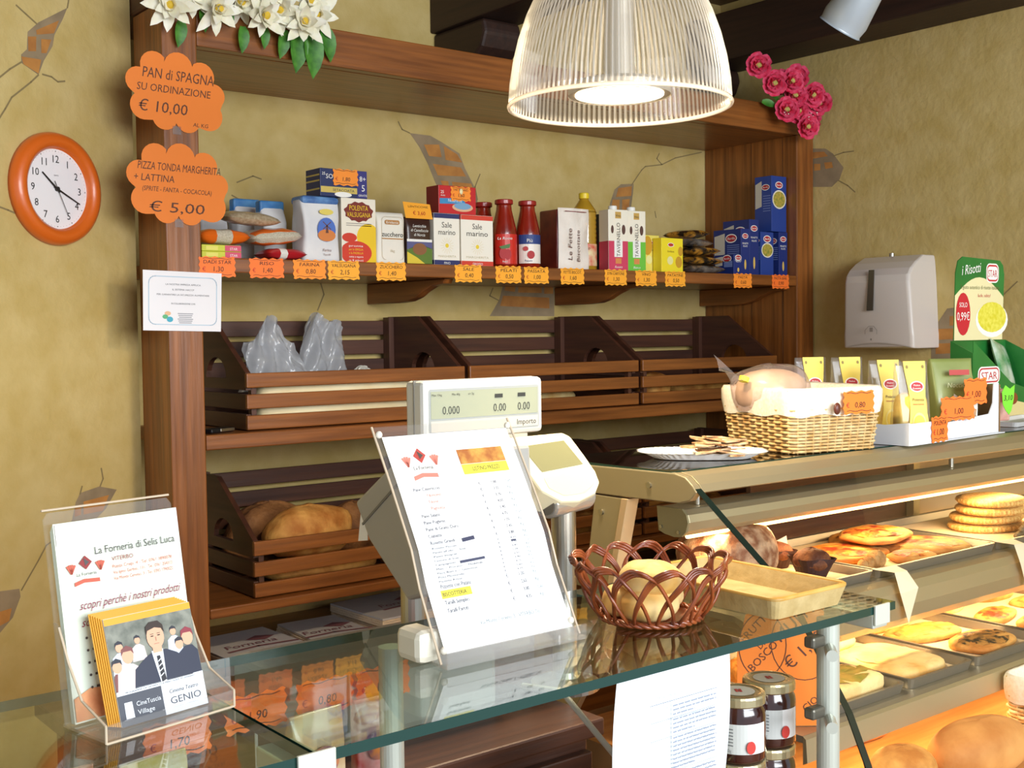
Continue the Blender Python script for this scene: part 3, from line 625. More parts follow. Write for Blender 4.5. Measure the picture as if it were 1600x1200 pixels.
b = MB(); b.lathe([(.106, .026), (.06, .029), (.0, .030)], 40, caps=False); b.v = [(x, -z, y) for x, y, z in b.v]; b.build('clock_glass', thin('clock_cover', '#ffffff', ior=1.25), ck, smooth=True)

# ------------------------------------------------------------------ cloud signs and the notice
def cloud(w, h, lobes):
    pts = []
    for (cx, cy, r, a0, a1) in lobes:
        for i in range(9):
            a = math.radians(a0+(a1-a0)*i/8); pts.append((cx*w+r*w*math.cos(a), cy*w+r*w*math.sin(a)))
    return pts
LOB = [(.34, -.19, .15, -100, 30), (.40, .02, .12, -40, 75), (.27, .20, .14, -25, 125), (.03, .26, .15, 10, 165), (-.22, .25, .14, 40, 190), (-.38, .09, .13, 80, 235), (-.33, -.15, .14, 130, 270), (-.12, -.24, .13, 200, 335), (.12, -.25, .13, 200, 330)]
CARD = mat('orange_sign_card', '#ee7f20', .6)
def cloud_sign(label, loc, w, lines):
    t = thing('cloud_sign', label, 'sign', loc, 0, 'cloud-shaped orange signs on the left post')
    MB().plate(front(), cloud(w, w, LOB), .001, 0).build('card', CARD, t)
    p = MB(); F = front(-.001)
    for s, x, z, size, wd in lines: p.text(F, s, x*w, z*w, size*w, 0, w=wd*w, shear=.12, rot=-.015)
    p.build('handwriting', mat('sign_ink', '#5a2f18', .6), t)
    t2 = MB().plate(front(), [(-.012, -.012), (.012, -.012), (.012, .010), (-.012, .010)], .0004, .001)
    o = t2.build('sticky_tape', FILM, t); o.location = (0.0, 0, -.36*w)
    return t
cloud_sign('upper orange cloud sign offering sponge cake for 10,00 euro', (1.298, 3.085, 2.205), .272, [('PAN di SPAGNA', -.34, .13, .145, .74), ('SU ORDINAZIONE', -.40, .0, .105, .76), ('€ 10,00', -.39, -.20, .155, .50), ('AL KG', .17, -.31, .055, .16)])
cloud_sign('lower orange cloud sign offering margherita pizza for 5,00 euro', (1.298, 3.085, 1.957), .280, [('PIZZA TONDA MARGHERITA', -.40, .14, .105, .84), ('+ LATTINA', -.44, .03, .095, .40), ('(SPRITE - FANTA - COCACOLA)', -.36, -.065, .065, .70), ('€ 5,00', -.30, -.26, .14, .56)])
t = thing('laminated_notice', 'white laminated food safety notice taped to the left post', 'notice', (1.302, 3.085, 1.562), .0)
t.rotation_euler = (0, .025, 0)
MB().plate(front(), [(-.112, 0), (.110, .0), (.112, .162), (-.113, .162)], .0015, 0).build('sheet', mat('laminated_paper', '#e9e7ea', .22, coat=.5), t)
p = MB(); F = front(-.0015); rr = rnd_rect(-.097, .017, .097, .147, .018)
p.stroke(F, rr+[rr[0]], .0022, 0)
for s, z, w_ in (('LA NOSTRA IMPRESA APPLICA', .124, .10), ('IL SISTEMA HACCP', .110, .062), ('PER GARANTIRE LA SICUREZZA ALIMENTARE', .096, .150), ('IN COLLABORAZIONE CON', .072, .068)): p.text(F, s, 0, z, .0065, 1, w=w_, align=.5)
p.ell(F, -.044, .047, .009, .006, 2).ell(F, -.051, .038, .008, .006, 3, .0006).ell(F, -.038, .031, .009, .0075, 4, .0007)
for i in range(6): p.rect(F, -.016+.002*(i % 3), .046-.005*i, .028-.002*(i % 3), .0485-.005*i, 5)
p.build('printed_text', [flat('a9c4d8'), flat('55555c'), flat('e2b48a'), flat('58b07a'), flat('3aa6c0'), flat('9a9aa2')], t)

# ------------------------------------------------------------------ flowers
def petal(b, c, d, up, L, w, cup, mi=0):
    """one pointed petal from c along d, w wide, bent towards up"""
    d = Vector(d).normalized(); up = Vector(up); up = (up-d*up.dot(d)).normalized(); s = d.cross(up); c = Vector(c)
    n = 5; v = []
    for i in range(n+1):
        t_ = i/n; ww = w*math.sin(PI*min(1, .12+.88*t_*.98))**.8*(1 if i < n else 0.08)
        q = c+d*L*t_+up*cup*L*(t_**2)
        v += [q-s*ww/2+up*ww*.18, q, q+s*ww/2+up*ww*.18]
    f = []
    for i in range(n): f += [(3*i, 3*i+1, 3*i+4, 3*i+3), (3*i+1, 3*i+2, 3*i+5, 3*i+4)]
    b.add(v, f, mi)
LEAF = mat('silk_leaf', '#2f6a1c', .5, 0, '#4f8f2c', 40); CREAM = mat('cream_petal', '#e9e4c6', .6, 0, '#f4f1e2', 30, sss=.1); YCTR = mat('flower_centre', '#d8b430', .7)
def white_flower(label, loc, nrm, r, seed):
    rn = random.Random(seed); t = thing('white_flower', label, 'flower', loc, 0, 'white silk flowers of the garland')
    n = Vector(nrm).normalized(); a = n.orthogonal().normalized(); bb = n.cross(a)
    for ring, (np_, L, tilt) in enumerate(((8, r, .25), (7, r*.75, .8), (5, r*.45, 1.6))):
        for k in range(np_):
            b = MB(); g = 2*PI*(k+.5*ring)/np_+rn.uniform(-.15, .15); d = a*math.cos(g)+bb*math.sin(g)+n*tilt
            petal(b, n*.006*ring, d, n, L*rn.uniform(.85, 1.15), r*.42, rn.uniform(-.3, .35))
            b.build('petal', CREAM, t, smooth=True, fix=False)
    MB().blob(r*.16, r*.16, r*.16, n*(.016+r*.1), 10, 8).build('flower_centre', YCTR, t, smooth=True)
    return t
def leaf(loc, d, up, L, w, label):
    b = MB(); petal(b, (0, 0, 0), d, up, L, w, -.35)
    return tag(b.build('leaf', LEAF, loc=loc, smooth=True, fix=False), label, 'leaf', 'green silk leaves of the garland')
WF = [(1.27, 2.415), (1.335, 2.455), (1.40, 2.425), (1.47, 2.465), (1.535, 2.43), (1.60, 2.46), (1.665, 2.425), (1.72, 2.46), (1.30, 2.50), (1.44, 2.51), (1.58, 2.51), (1.69, 2.50)]
for k, (x, z) in enumerate(WF):
    white_flower('cream white silk flower, number %s from the left along the garland' % ['one', 'two', 'three', 'four', 'five', 'six', 'seven', 'eight', 'nine', 'ten', 'eleven', 'twelve'][sorted(range(12), key=lambda i: WF[i][0]).index(k)], (x, 3.040+.02*(k % 2), z+.015), (random.uniform(-.5, .3), -1, random.uniform(-.5, .1)), .074, k)
LFS = [(1.31, 2.40, -.1, .07), (1.37, 2.44, .2, .06), (1.49, 2.41, .0, .07), (1.555, 2.42, .05, .06), (1.62, 2.42, -.15, .08), (1.70, 2.43, .12, .13), (1.66, 2.43, .0, .12), (1.43, 2.47, .5, .07), (1.745, 2.45, .3, .10)]
for k, (x, z, dx, L) in enumerate(LFS):
    leaf((x, 3.068, z), (dx, -.25, -1), (0, -1, 0), L, L*.5, 'green silk leaf, %s from the left under the white flower garland' % ['first', 'second', 'third', 'fourth', 'fifth', 'sixth', 'seventh', 'eighth', 'ninth'][sorted(range(9), key=lambda i: LFS[i][0]).index(k)])
PINK = mat('pink_petal', '#d81c46', .55, 0, '#ee5f84', 45, sss=.1); PCTR = mat('pink_flower_centre', '#c9c06a', .7, 0, '#8a8a3a', 60)
def pink_flower(label, loc, nrm, r, seed):
    rn = random.Random(seed); t = thing('pink_flower', label, 'flower', loc, 0, 'pink silk flowers of the bunch')
    n = Vector(nrm).normalized(); a = n.orthogonal().normalized(); bb = n.cross(a)
    for ring, (np_, L, tilt) in enumerate(((6, r, .12), (6, r*.82, .45), (4, r*.5, 1.0))):
        for k in range(np_):
            b = MB(); g = 2*PI*(k+.5*ring)/np_+rn.uniform(-.2, .2); d = a*math.cos(g)+bb*math.sin(g)+n*tilt
            # broad ruffled petal
            d = d.normalized(); up = (n-d*n.dot(d)).normalized(); s = d.cross(up); nn = 5; v = []
            for i in range(nn+1):
                t_ = i/nn; ww = r*.95*math.sin(PI*(.12+.62*t_))
                for j in range(5):
                    q = (j/4-.5); v.append(n*.004*ring+d*L*(t_-.25*q*q*t_)+s*ww*q+up*(L*.28*t_*t_+ww*.5*q*q+.004*math.sin(9*q+7*t_+k)))
            b.add(v, [(i*5+j, i*5+j+1, (i+1)*5+j+1, (i+1)*5+j) for i in range(nn) for j in range(4)])
            b.build('petal', PINK, t, smooth=True, fix=False)
    MB().blob(r*.26, r*.26, r*.22, n*(.014), 10, 8, amp=.1).build('flower_centre', PCTR, t, smooth=True)
    return t
PF = [(3.655, 2.575, 'topmost on the left of the bunch'), (3.725, 2.515, 'second from the left end of the bunch'), (3.800, 2.525, 'third from the left, above the header board'), (3.890, 2.560, 'highest of the middle of the bunch'), (3.850, 2.475, 'low in the middle of the bunch'), (3.935, 2.490, 'right of centre in the bunch'), (3.890, 2.430, 'below the centre, over the header corner'), (3.800, 2.415, 'lowest on the left, against the header board'), (3.985, 2.46, 'on the right edge of the bunch'), (3.970, 2.395, 'low on the right, near the post'), (3.925, 2.362, 'hanging lowest beside the right post'), (3.835, 2.545, 'half hidden at the back of the bunch')]
for k, (x, z, wh) in enumerate(PF):
    pink_flower('pink silk flower '+wh, (x, 3.035-.02*(k % 3)+(.09 if k == 11 else 0), z), (random.uniform(-1.1, -.1), -1, random.uniform(-.5, .2)), .054, 40+k)
for k in range(7):
    x, z = 3.72+.04*k, 2.45+.05*math.sin(k*2.1)
    b = MB(); petal(b, (0, 0, 0), (random.uniform(-1, 1), -.4, random.uniform(-1, .4)), (0, -1, 0), .06, .032, -.2)
    tag(b.build('leaf', LEAF, loc=(x, 3.068, z), smooth=True, fix=False), 'small dark green leaf, %s from the left among the pink flowers' % ['first', 'second', 'third', 'fourth', 'fifth', 'sixth', 'seventh', 'eighth', 'ninth'][k], 'leaf', 'leaves of the pink bunch')
for k in range(6):
    b = MB(); rn = random.Random(k)
    for i in range(9): b.blob(.0035, .0035, .0035, (rn.uniform(-.02, .02), rn.uniform(-.01, .01), rn.uniform(-.018, .018)), 6, 4)
    o = tag(b.build('baby_breath', flat('f2efe0'), loc=(3.79+.035*k, 3.0, 2.40+.03*((k*5) % 4)), smooth=True), 'sprig of tiny white filler blossoms among the pink flowers', 'blossom', 'white filler blossoms')
    o['kind'] = 'stuff'

# ------------------------------------------------------------------ pendant lamp
LX, LY, LZ = 1.494, 1.559, 1.955
t = thing('pendant_lamp', 'large ribbed clear acrylic dome pendant lamp, lit', 'lamp', (LX, LY, LZ))
prof = [(.2000, 0), (.1985, .012), (.1965, .04), (.190, .08), (.180, .12), (.166, .16), (.147, .20), (.124, .235), (.098, .262), (.070, .282), (.050, .29)]
b = MB(); b.lathe(prof, 480, ripple=lambda g, j: 1+(.012 if j > 0 else 0)*math.sin(120*g), caps=False)
b.m = [1 if (i % 480) % 4 in (0, 1) else 0 for i in range(len(b.f))]  # alternate faces milkier, so the ribs' bright streaks are put into the material
b.build('ribbed_dome', [thin('prismatic_acrylic', '#f6f4f0', rough=.16, frosted=.07, ior=1.6, frost_col='#f6f2ea'), thin('prismatic_acrylic_streak', '#f6f4f0', rough=.2, frosted=.42, ior=1.7, frost_col='#f8f4ec')], t, smooth=False, fix=False)
MB().tube([(.2*math.cos(2*PI*i/64), .2*math.sin(2*PI*i/64), 0) for i in range(64)], .0042, 8, True).build('rim', thin('acrylic_rim', '#fff4ea', frosted=.35), t, smooth=True)
HOUS = mat('lamp_housing', '#c4beb2', .4, .2)
MB().lathe([(.093, .020), (.093, .034), (.088, .040), (.030, .048), (.026, .16), (.030, .29)], 40, caps=False).build('reflector_housing', HOUS, t, smooth=False)
MB().lathe([(.093, .018), (.093, .021), (.080, .021), (.080, .018)], 40, caps=False).build('bezel', HOUS, t)
MB().lathe([(.0, .0195), (.080, .0195), (.080, .022)], 40).build('lit_disc', mat('lamp_glow', '#fff2da', .5, emit=7), t)
MB().lathe([(.055, .29), (.055, .42), (.02, .45), (.006, .46), (.006, 2.99-LZ)], 24).build('stem', mat('grey_ballast', '#8e8c88', .5, .3), t, smooth=False)
al = bpy.data.lights.new('pendant_bulb', 'AREA'); al.shape = 'DISK'; al.size = .15; al.energy = 15; al.color = (1, .80, .54)
po = bpy.data.objects.new('pendant_bulb', al); COL.objects.link(po); po.location = (LX, LY, LZ+.016)
pl2 = bpy.data.lights.new('pendant_glow', 'POINT'); pl2.energy = 1.6; pl2.color = (1, .84, .58); pl2.shadow_soft_size = .05
po2 = bpy.data.objects.new('pendant_glow', pl2); COL.objects.link(po2); po2.location = (LX+.06, LY+.05, LZ+.10)
# ceiling spotlight
t = thing('ceiling_spotlight', 'grey cone spotlight head hanging near the right ceiling beam', 'lamp', (2.275, 1.60, 2.285)); t.rotation_euler = Vector((-.10, .60, -.75)).to_track_quat('-Z', 'Y').to_euler()
MB().lathe([(.055, -.075), (.052, -.075), (.050, -.07), (.053, -.05), (.044, .02), (.038, .06), (.0, .066)], 32).build('shade', mat('grey_enamel', '#9aa2a8', .35, .2), t, smooth=True)
MB().lathe([(0, -.07), (.049, -.07), (.049, -.068)], 32).build('lamp_face', mat('spot_face', '#c9c6bc', .4), t)
b = MB(); b.tube([(0, 0, .045), (0, .02, .10), (0, .30, .45), (0, .42, .62)], .008, 10); b.build('arm', mat('grey_enamel', '#9aa2a8'), t, smooth=True)

# ------------------------------------------------------------------ crate contents and shelf odds
def bread_mat(name, a, b_, sc=9, bp=.25): return mat(name, a, .75, 0, b_, sc*1.6, bump=min(1, bp*2.2), bscale=42, detail=9, lo=.38, hi=.62)
CRUST = bread_mat('golden_crust', '#b06c28', '#dca050'); BROWNB = bread_mat('brown_crust', '#6a4020', '#a06c3c', 7, .4); FLOURY = bread_mat('floury_crust', '#7a4a2c', '#b08d6c', 26, .6); PALE = bread_mat('pale_crust', '#d8a458', '#eed090', 8, .2)
def loaf(label, loc, rx, ry, rz, m, seed, rotz=0, name='bread_loaf', amp=.05, pw=.9, tilt=0, fb=-.75):
    o = MB().blob(rx, ry, rz, (0, 0, rz*-fb), 26, 16, pw, amp, seed, rz*fb).build(name, m, loc=loc, rot=(tilt, 0, rotz), smooth=True)
    return tag(o, label, 'bread')
zc = .7815+.0125
loaf('pale golden round loaf at the front of the lower left crate', (1.76, 3.24, zc+.078), .155, .075, .085, CRUST, 1, .08)
loaf('large brown loaf at the back of the lower left crate', (1.72, 3.425, zc), .155, .085, .125, BROWNB, 2, 0)
loaf('brown loaf right of the large one in the lower left crate', (2.03, 3.425, zc), .13, .085, .11, BROWNB, 3, .3)
loaf('golden loaf lying under the round one in the lower left crate', (1.80, 3.24, zc), .20, .08, .042, CRUST, 14, 0)
loaf('golden roll low at the right of the lower left crate', (2.10, 3.24, zc), .075, .065, .05, CRUST, 4)
loaf('brown loaf at the back of the middle lower crate', (2.46, 3.43, zc), .085, .08, .10, BROWNB, 15)
loaf('golden long loaf behind the scale in the middle lower crate', (2.75, 3.24, zc), .22, .08, .07, CRUST, 5)
loaf('golden loaf in the lower crate behind the display case', (3.5, 3.30, zc), .22, .09, .06, CRUST, 6)
zu = 1.2715+.0125
loaf('cream paper bread bag filling the upper left crate behind its rails', (1.84, 3.20, zu), .28, .045, .078, mat('cream_bag', '#f0e2b8', .6, 0, '#e6d0a0', 9), 7, pw=.5, amp=.03)
loaf('golden roll showing through the rails of the upper right crate', (3.27, 3.24, zu), .08, .06, .058, CRUST, 8)
loaf('golden long loaf low in the upper right crate', (3.56, 3.28, zu), .17, .07, .045, CRUST, 9)
loaf('pale loaf low in the upper middle crate', (2.75, 3.28, zu), .13, .07, .04, PALE, 10)
# plastic bags
def plastic(label, loc, sx, sz, seed, lean, m):
    rn = random.Random(seed); ph = [rn.uniform(0, 6) for _ in range(6)]
    def f(u, v, s):
        x = (u-.5)*sx*(1-.28*v)+.03*math.sin(4*v+ph[0])*v; z = v*sz*(1-.28*abs(2*u-1)**1.5+.10*math.sin(9*u+ph[1]))
        th = .030*(1-v)+.006+.010*math.sin(13*u+ph[2]+5*v)+.007*math.sin(23*u-9*v+ph[3])+.005*math.sin(41*u+17*v+ph[4])*math.sin(19*v+ph[5])
        return (x+lean*v, s*th+.05*v, z)
    b = MB(); b.grid(lambda u, v: f(u, v, -1), 34, 24); b.grid(lambda u, v: f(1-u, v, 1), 34, 24)
    return tag(b.build('plastic_bag', m, loc=loc, smooth=True, fix=False), label, 'bag')
PB_ = thin('milky_plastic_film', '#e8ebf0', rough=.18, frosted=.62, frost_col='#eceff4', ior=1.5)
plastic('crumpled translucent plastic bag standing in the upper left crate', (1.69, 3.30, zu+.09), .22, .215, 3, .03, PB_)
plastic('second milky plastic bag leaning right in the upper left crate', (1.87, 3.40, zu+.09), .19, .245, 8, .10, PB_)
plastic('flat white plastic bag low in the upper left crate', (2.05, 3.36, zu+.04), .22, .11, 5, .0, mat('white_plastic_film', '#dcd8cc', .3))
t = thing('mobile_phone', 'small silver and black mobile phone on the middle shelf', 'phone', (1.425, 3.150, 1.2715), .35)
MB().box(-.045, -.022, 0, .045, .022, .014).build('body', mat('black_plastic', '#17171a', .3), t, bevel=.005)
MB().box(-.010, -.0235, .003, .046, -.0195, .013).build('silver_edge', STEEL, t, bevel=.002)
# paper bag stacks on the bottom shelf
BAGP = mat('white_bag_paper', '#c9c6c4', .75, 0, '#bdbac0', 12); EDGEP = mat('bag_paper_edges', '#d6c0a2', .8, 0, '#e6d6bf', 60, (1, 1, 14))
def paper_stack(label, x, y, w, d, h, rz):
    t = thing('paper_bag_stack', label, 'paper bags', (x, y, .6005), rz)
    n = 9
    for i in range(n):
        z = h*i/n; j = random.uniform(-.006, .006)
        MB().box(-w/2+j, -d/2+j, z, w/2+j, d/2+j, z+h/n*.86).build('paper_bag', EDGEP if i < n-1 else BAGP, t)
    p = MB(); F = Face((0, 0, h*1.0), (1, 0, 0), (0, 1, 0))
    p.poly(F, [(0, .03), (.05, .06), (.10, .03), (.05, .0)], 0, .001).text(F, 'Forneria', -.09, -.03, .05, 0, .001, shear=.2).stroke(F, [(-.1, -.06), (.0, -.05), (.12, -.07)], .012, 0, .001)
    p.build('printed_logo', flat('8a5a62'), t)
    return t
paper_stack('stack of printed white paper bags at the left of the bottom shelf', 1.535, 3.20, .26, .30, .035, .06)
paper_stack('stack of printed white paper bags beside it, second from the left post', 1.80, 3.21, .20, .30, .03, -.04)
paper_stack('thicker stack of printed paper bags behind the scale column', 2.10, 3.26, .34, .30, .06, .05)
# ------------------------------------------------------------------ service counter
GZ0, GZ1 = 1.128, 1.140
def pane(name, x0, y0, z0, x1, y1, z1, par, cx=0, cy=0, cz=0):
    b = MB().box(x0-cx, y0-cy, z0-cz, x1-cx, y1-cy, z1-cz); b.m = [0, 0, 1, 1, 1, 1]
    return b.build(name, [GLASS, GEDGE], par)
ct = thing('glass_counter', 'glass-topped service counter with aluminium posts in the foreground', 'counter', (.6, 1.2, 0))
pane('glass_top', -.7, 1.012, GZ0, .548, 1.386, GZ1, ct, .6, 1.2); pane('glass_top', .552, 1.012, GZ0, 1.531, 1.386, GZ1, ct, .6, 1.2)
ALU = mat('satin_aluminium', '#c4c8bc', .38, .45)
def cpart(name, b, m, **k): return b.build(name, m, ct, **k)
def cbox(x0, y0, z0, x1, y1, z1): return MB().box(x0-.6, y0-1.2, z0, x1-.6, y1-1.2, z1)
for x, w in ((.531, .042), (1.475, .036)):
    cpart('glass_clip', cbox(x, 1.0075, 1.112, x+w, 1.0115, 1.142), mat('clip_plate', '#cfd3c6', .4, .3), bevel=.001)
    cpart('clip_base', cbox(x, 1.012, 1.106, x+w, 1.10, 1.1275), ALU, bevel=.002)
for x, y in ((1.412, 1.045), (.845, 1.335), (-.1, 1.05)):
    cpart('post', MB().lathe([(.0165, .0), (.0165, 1.1275)], 24, (x-.6, y-1.2, 0)), ALU, smooth=False)
for z in (1.088, .985):
    b = MB(); b.tube([(1.396-.6, 1.03-1.2, z), (1.368-.6, 1.005-1.2, z)], .0085, 16); cpart('clamp_screw', b, ALU)
    cpart('clamp_jaw', cbox(1.358, 1.03, z+.005, 1.388, 1.048, z+.022), mat('clamp_dark', '#6a675c', .4, .6), bevel=.004)
cpart('inner_shelf', cbox(-.3, 1.345, .955, .585, 1.50, .970), DX)
cpart('front_panel', cbox(-.7, 1.06, .0, 1.36, 1.075, .80), wood('dark_panel', '#2a1a12', '#3a251a', 'x', .5, .1))
cpart('shelf_board', cbox(.95, 1.08, .80, 1.47, 1.29, .822), WX)
# desk behind
dk = thing('service_desk', 'dark wooden service desk behind the glass counter', 'desk', (.95, 1.71, 0))
MB().box(-.33, -.32, 0, .30, .34, .90).build('cabinet', DX, dk, bevel=.004); MB().box(-.36, -.34, .901, .32, .36, .93).build('desk_top', DX, dk, bevel=.004)
for k in range(3): 
    d_ = MB().box(-.31+.205*k, -.338, .66, -.115+.205*k, -.321, .88).build('drawer', DX, dk, bevel=.003); MB().box(-.24+.205*k, -.346, .77, -.18+.205*k, -.3385, .785).build('drawer_handle', STEEL, d_)
# ------------------------------------------------------------------ scale
GREYS = mat('scale_grey', '#a8a69f', .5); LCREAM = mat('scale_cream', '#d9d4c2', .45)
sc = thing('retail_scale', 'grey retail scale with tall customer display showing zeros', 'scale', (1.12, 1.62, .9305))
def sp(name, b, m, par=sc, **k): return b.build(name, m, par, **k)
sp('base', MB().box(-.30, -.10, 0, .05, .16, .10), GREYS, bevel=.012)
sp('column', MB().lathe([(.05, .10), (.022, .11), (.022, .28)], 24, (-.06, -.02, 0)), STEEL)
wed = [(1.674, 1.272), (1.568, 1.339), (1.49, 1.365), (1.475, 1.15), (1.521, 1.134), (1.632, 1.214)]
sp('tilted_console', MB().prism([(y-1.62, z-.9305) for y, z in wed], 'x', -.125, .10), GREYS, bevel=.006)
sp('console_groove', MB().prism([(1.650-1.62, 1.240-.9305), (1.545-1.62, 1.315-.9305), (1.543-1.62, 1.311-.9305), (1.648-1.62, 1.237-.9305)], 'x', -.1265, -.1245), mat('groove_grey', '#77756f', .6))
sp('receipt_paper', MB().plate(leftf(-.10, .055, .30), [(-.03, -.03), (.0, -.025), (.0, .03), (-.02, .02)], .001), PAPER)
hx0, hx1, hz0, hz1, hy = 1.117-1.12, 1.382-1.12, 1.366-.9305, 1.467-.9305, 1.65-1.62
hd = sp('display_head', MB().box(hx0, hy, hz0, hx1, hy+.055, hz1), mat('display_housing', '#c9cac6', .45), bevel=.008)
sp('display_back_seam', MB().box(hx0-.001, hy+.026, hz0+.002, hx1-.004, hy+.028, hz1+.001), mat('groove_grey', '#77756f'))
p = MB(); F = front(hy)
p.poly(F, rnd_rect(hx0+.012, hz0+.010, hx1-.010, hz1-.014, .004), 0).rect(F, hx0+.016, hz0+.036, hx1-.013, hz1-.018, 1, .0007).rect(F, hx0+.016, hz0+.013, hx1-.013, hz0+.032, 2, .0007)
for s, x in (('0.000', .040), ('0.00', .150), ('0.00', .205)): p.text(F, s, hx0+x, hz0+.043, .020, 3, .0011, w=.036 if len(s) > 4 else .028)
for s, x in (('Max 15kg', .018), ('Min 40g', .06), ('e= 5g', .095)): p.text(F, s, hx0+x, hz1-.026, .0055, 3, .0011)
for x in (.153, .205): p.rect(F, hx0+x, hz1-.034, hx0+x+.018, hz1-.027, 3, .0011)
p.text(F, 'Importo', hx1-.062, hz0+.017, .014, 3, .0011, w=.044)
p.build('display_print', [mat('bezel_grey', '#9aa0a0', .3), mat('lcd', '#9aa08c', .2), flat('b9b8b0'), flat('2c2e2c')], hd)
sp('display_stem', MB().box(.19, .045, .04, .24, .075, hz0+.004), LCREAM, bevel=.006)
# small terminal on a silver pole
tm = thing('terminal', 'small cream payment terminal with screen on a silver pole', 'terminal', (1.325, 1.53, .9305))
MB().lathe([(.060, 0), (.060, .012), (.024, .02), (.0215, .03), (.0215, .322)], 28).build('pole', STEEL, tm)
b = MB(); b.tube([(-.05, -.012, .328), (.052, .002, .334)], .027, 24); b.build('hinge', mat('hinge_silver', '#c9c8c4', .3, .7), tm, bevel=.004)
b = MB(); b.tube([(-.055, -.014, .3275), (-.050, -.0125, .328)], .020, 24); b.build('hinge_cap', mat('cap_dark', '#77736a', .4, .5), tm)
FT = Face((-.012, -.035, .345), (1, .06, 0), (-.02, .62, .78))
out = [(-.085, .115), (-.08, .122), (.052, .122), (.066, .112), (.076, .070), (.082, .035), (.078, .012), (.055, -.008), (.01, -.018), (-.03, -.014), (-.062, .012)]
hm = mat('terminal_cream', '#e9e0bf', .4)
h_ = MB().plate(FT, out, .05, -.05).build('housing', hm, tm, bevel=.012)
p = MB(); p.poly(FT, [(-.060, .100), (.044, .104), (.060, .052), (-.042, .046)], 0, .0008).build('screen', mat('terminal_screen', '#7e7d5c', .2), h_)
p = MB(); p.poly(FT, [(-.045, .035), (.066, .042), (.064, .012), (.03, -.004), (-.02, -.004), (-.045, .014)], 0, .0008).build('keypad_area', mat('terminal_key_area', '#d8cfa8', .35), h_)
# ------------------------------------------------------------------ price list stand
pl_ = thing('price_list_stand', 'clear acrylic stand holding the white bakery price list', 'price list', (.925, 1.168, GZ1+.0005))
CUR = [(0, .004), (.045, .090), (.062, .136), (.105, .21), (.152, .286)]   # (back, up)
def sheet_pt(u, v, off=0):
    """u across -.5...5 of .226 m, v 0..1 up the curved back"""
    k = v*(len(CUR)-1); i = min(int(k), len(CUR)-2); f_ = k-i
    y = CUR[i][0]+(CUR[i+1][0]-CUR[i][0])*f_; z = CUR[i][1]+(CUR[i+1][1]-CUR[i][1])*f_
    return Vector((u, y-off*.88, z+off*.47))
b = MB(); b.grid(lambda u, v: sheet_pt((u-.5)*.226, v), 1, 16); b.grid(lambda u, v: sheet_pt((.5-u)*.226, v, -.003), 1, 16); b.build('acrylic_back', ACR, pl_, smooth=True, fix=False)
MB().box(-.113, -.012, .0, .113, .055, .004).build('acrylic_base', ACR, pl_); MB().box(-.113, -.014, .0, .113, -.011, .020).build('acrylic_lip', ACR, pl_)
b = MB()
for s in (-1, 1): b.tube([sheet_pt(s*.113, i/16) for i in range(17)], .0016, 6)
b.build('acrylic_edges', mat('acrylic_edge', '#cbb9a0', .25), pl_)['kind'] = 'stuff'
MB().box(-.132, .02, .0005, -.095, .075, .042).build('white_foot', LCREAM, pl_, bevel=.010)
sh = MB(); sh.grid(lambda u, v: sheet_pt((u-.5)*.207, .03+.925*v, .0012), 1, 16); sh = sh.build('printed_sheet', PAPER, pl_, smooth=True, fix=False)
class Curl:
    """drawing plane that follows the curved sheet: a across, b in metres up the sheet (0-.297)"""
    n = None
    def __call__(s, a, b, off=0): return sheet_pt(a, .03+.925*b/.300, .0012+off)
F = Curl(); p = MB()
def logo(p, F, x, z, s, c0, c1, c2):
    p.poly(F, [(x, z+.34*s), (x+.22*s, z+.56*s), (x, z+.78*s), (x-.22*s, z+.56*s)], c0).poly(F, [(x-.02*s, z+.46*s), (x+.12*s, z+.56*s), (x-.06*s, z+.70*s)], c2, .0007)
    for q in (-1, 1):
        for k in range(4):
            a = PI/2+q*(-.5+.33*k); bx, bz = x+q*.48*s, z+.28*s
            p.stroke(F, [(bx, bz), (bx+.26*s*math.cos(a), bz+.26*s*math.sin(a))], .07*s, c1)
    p.text(F, 'La Forneria', x, z+.16*s, .15*s, c2 if c2 != 9 else c0, align=.5, w=.66*s)
    p.poly(F, [(x-.42*s, z-.02*s), (x-.1*s, z+.06*s), (x+.42*s, z+.02*s), (x+.42*s, z-.10*s), (x-.1*s, z-.06*s), (x-.42*s, z-.14*s)], c1)
logo(p, F, -.056, .246, .046, 0, 1, 2)
p.rect(F, .005, .255, .082, .275, 3).rect(F, .005, .241, .082, .2545, 4).text(F, 'LISTINO PREZZI', .044, .245, .008, 2, align=.5, w=.045)
LI = ['Pane Casereccio', 'Filoncino', 'Filone', 'Pagnotta', 'Pane Salato', 'Pane Pugliese', 'Pane di Grano Duro', 'Ciabatta', 'Rosette Grandi  /', 'Rosette Piccole', "Panini all'olio  /  Soia", 'Panini Integrali', 'Lezione di Soia', 'Campagnolo  /', 'Mais  /  Proceno  /  Medievali', 'Pizza Bianca  /  Genovese', 'Pizza Mozzarella', 'Pizzette Rosse', 'Pizzette con Patate', 'BISCOTTERIA', 'Taralli Semplici', 'Taralli Farciti']
for i, s in enumerate(LI):
    z = .2255-i*.0088
    if s == 'BISCOTTERIA': p.rect(F, -.085, z-.0022, -.038, z+.0068, 4)
    red = 1 <= i <= 3
    p.text(F, s, -.083+(.018 if red else 0), z, .0062, 1 if red else (5 if s != 'BISCOTTERIA' else 2), .0008)
    p.text(F, '€', .022, z, .0055, 5); p.text(F, '%d,%02d' % (1+(i*7) % 6, (i*35) % 100//5*5), .044, z, .0055, 5); p.text(F, 'Kg' if i % 5 else 'Cad', .068, z, .0055, 6)
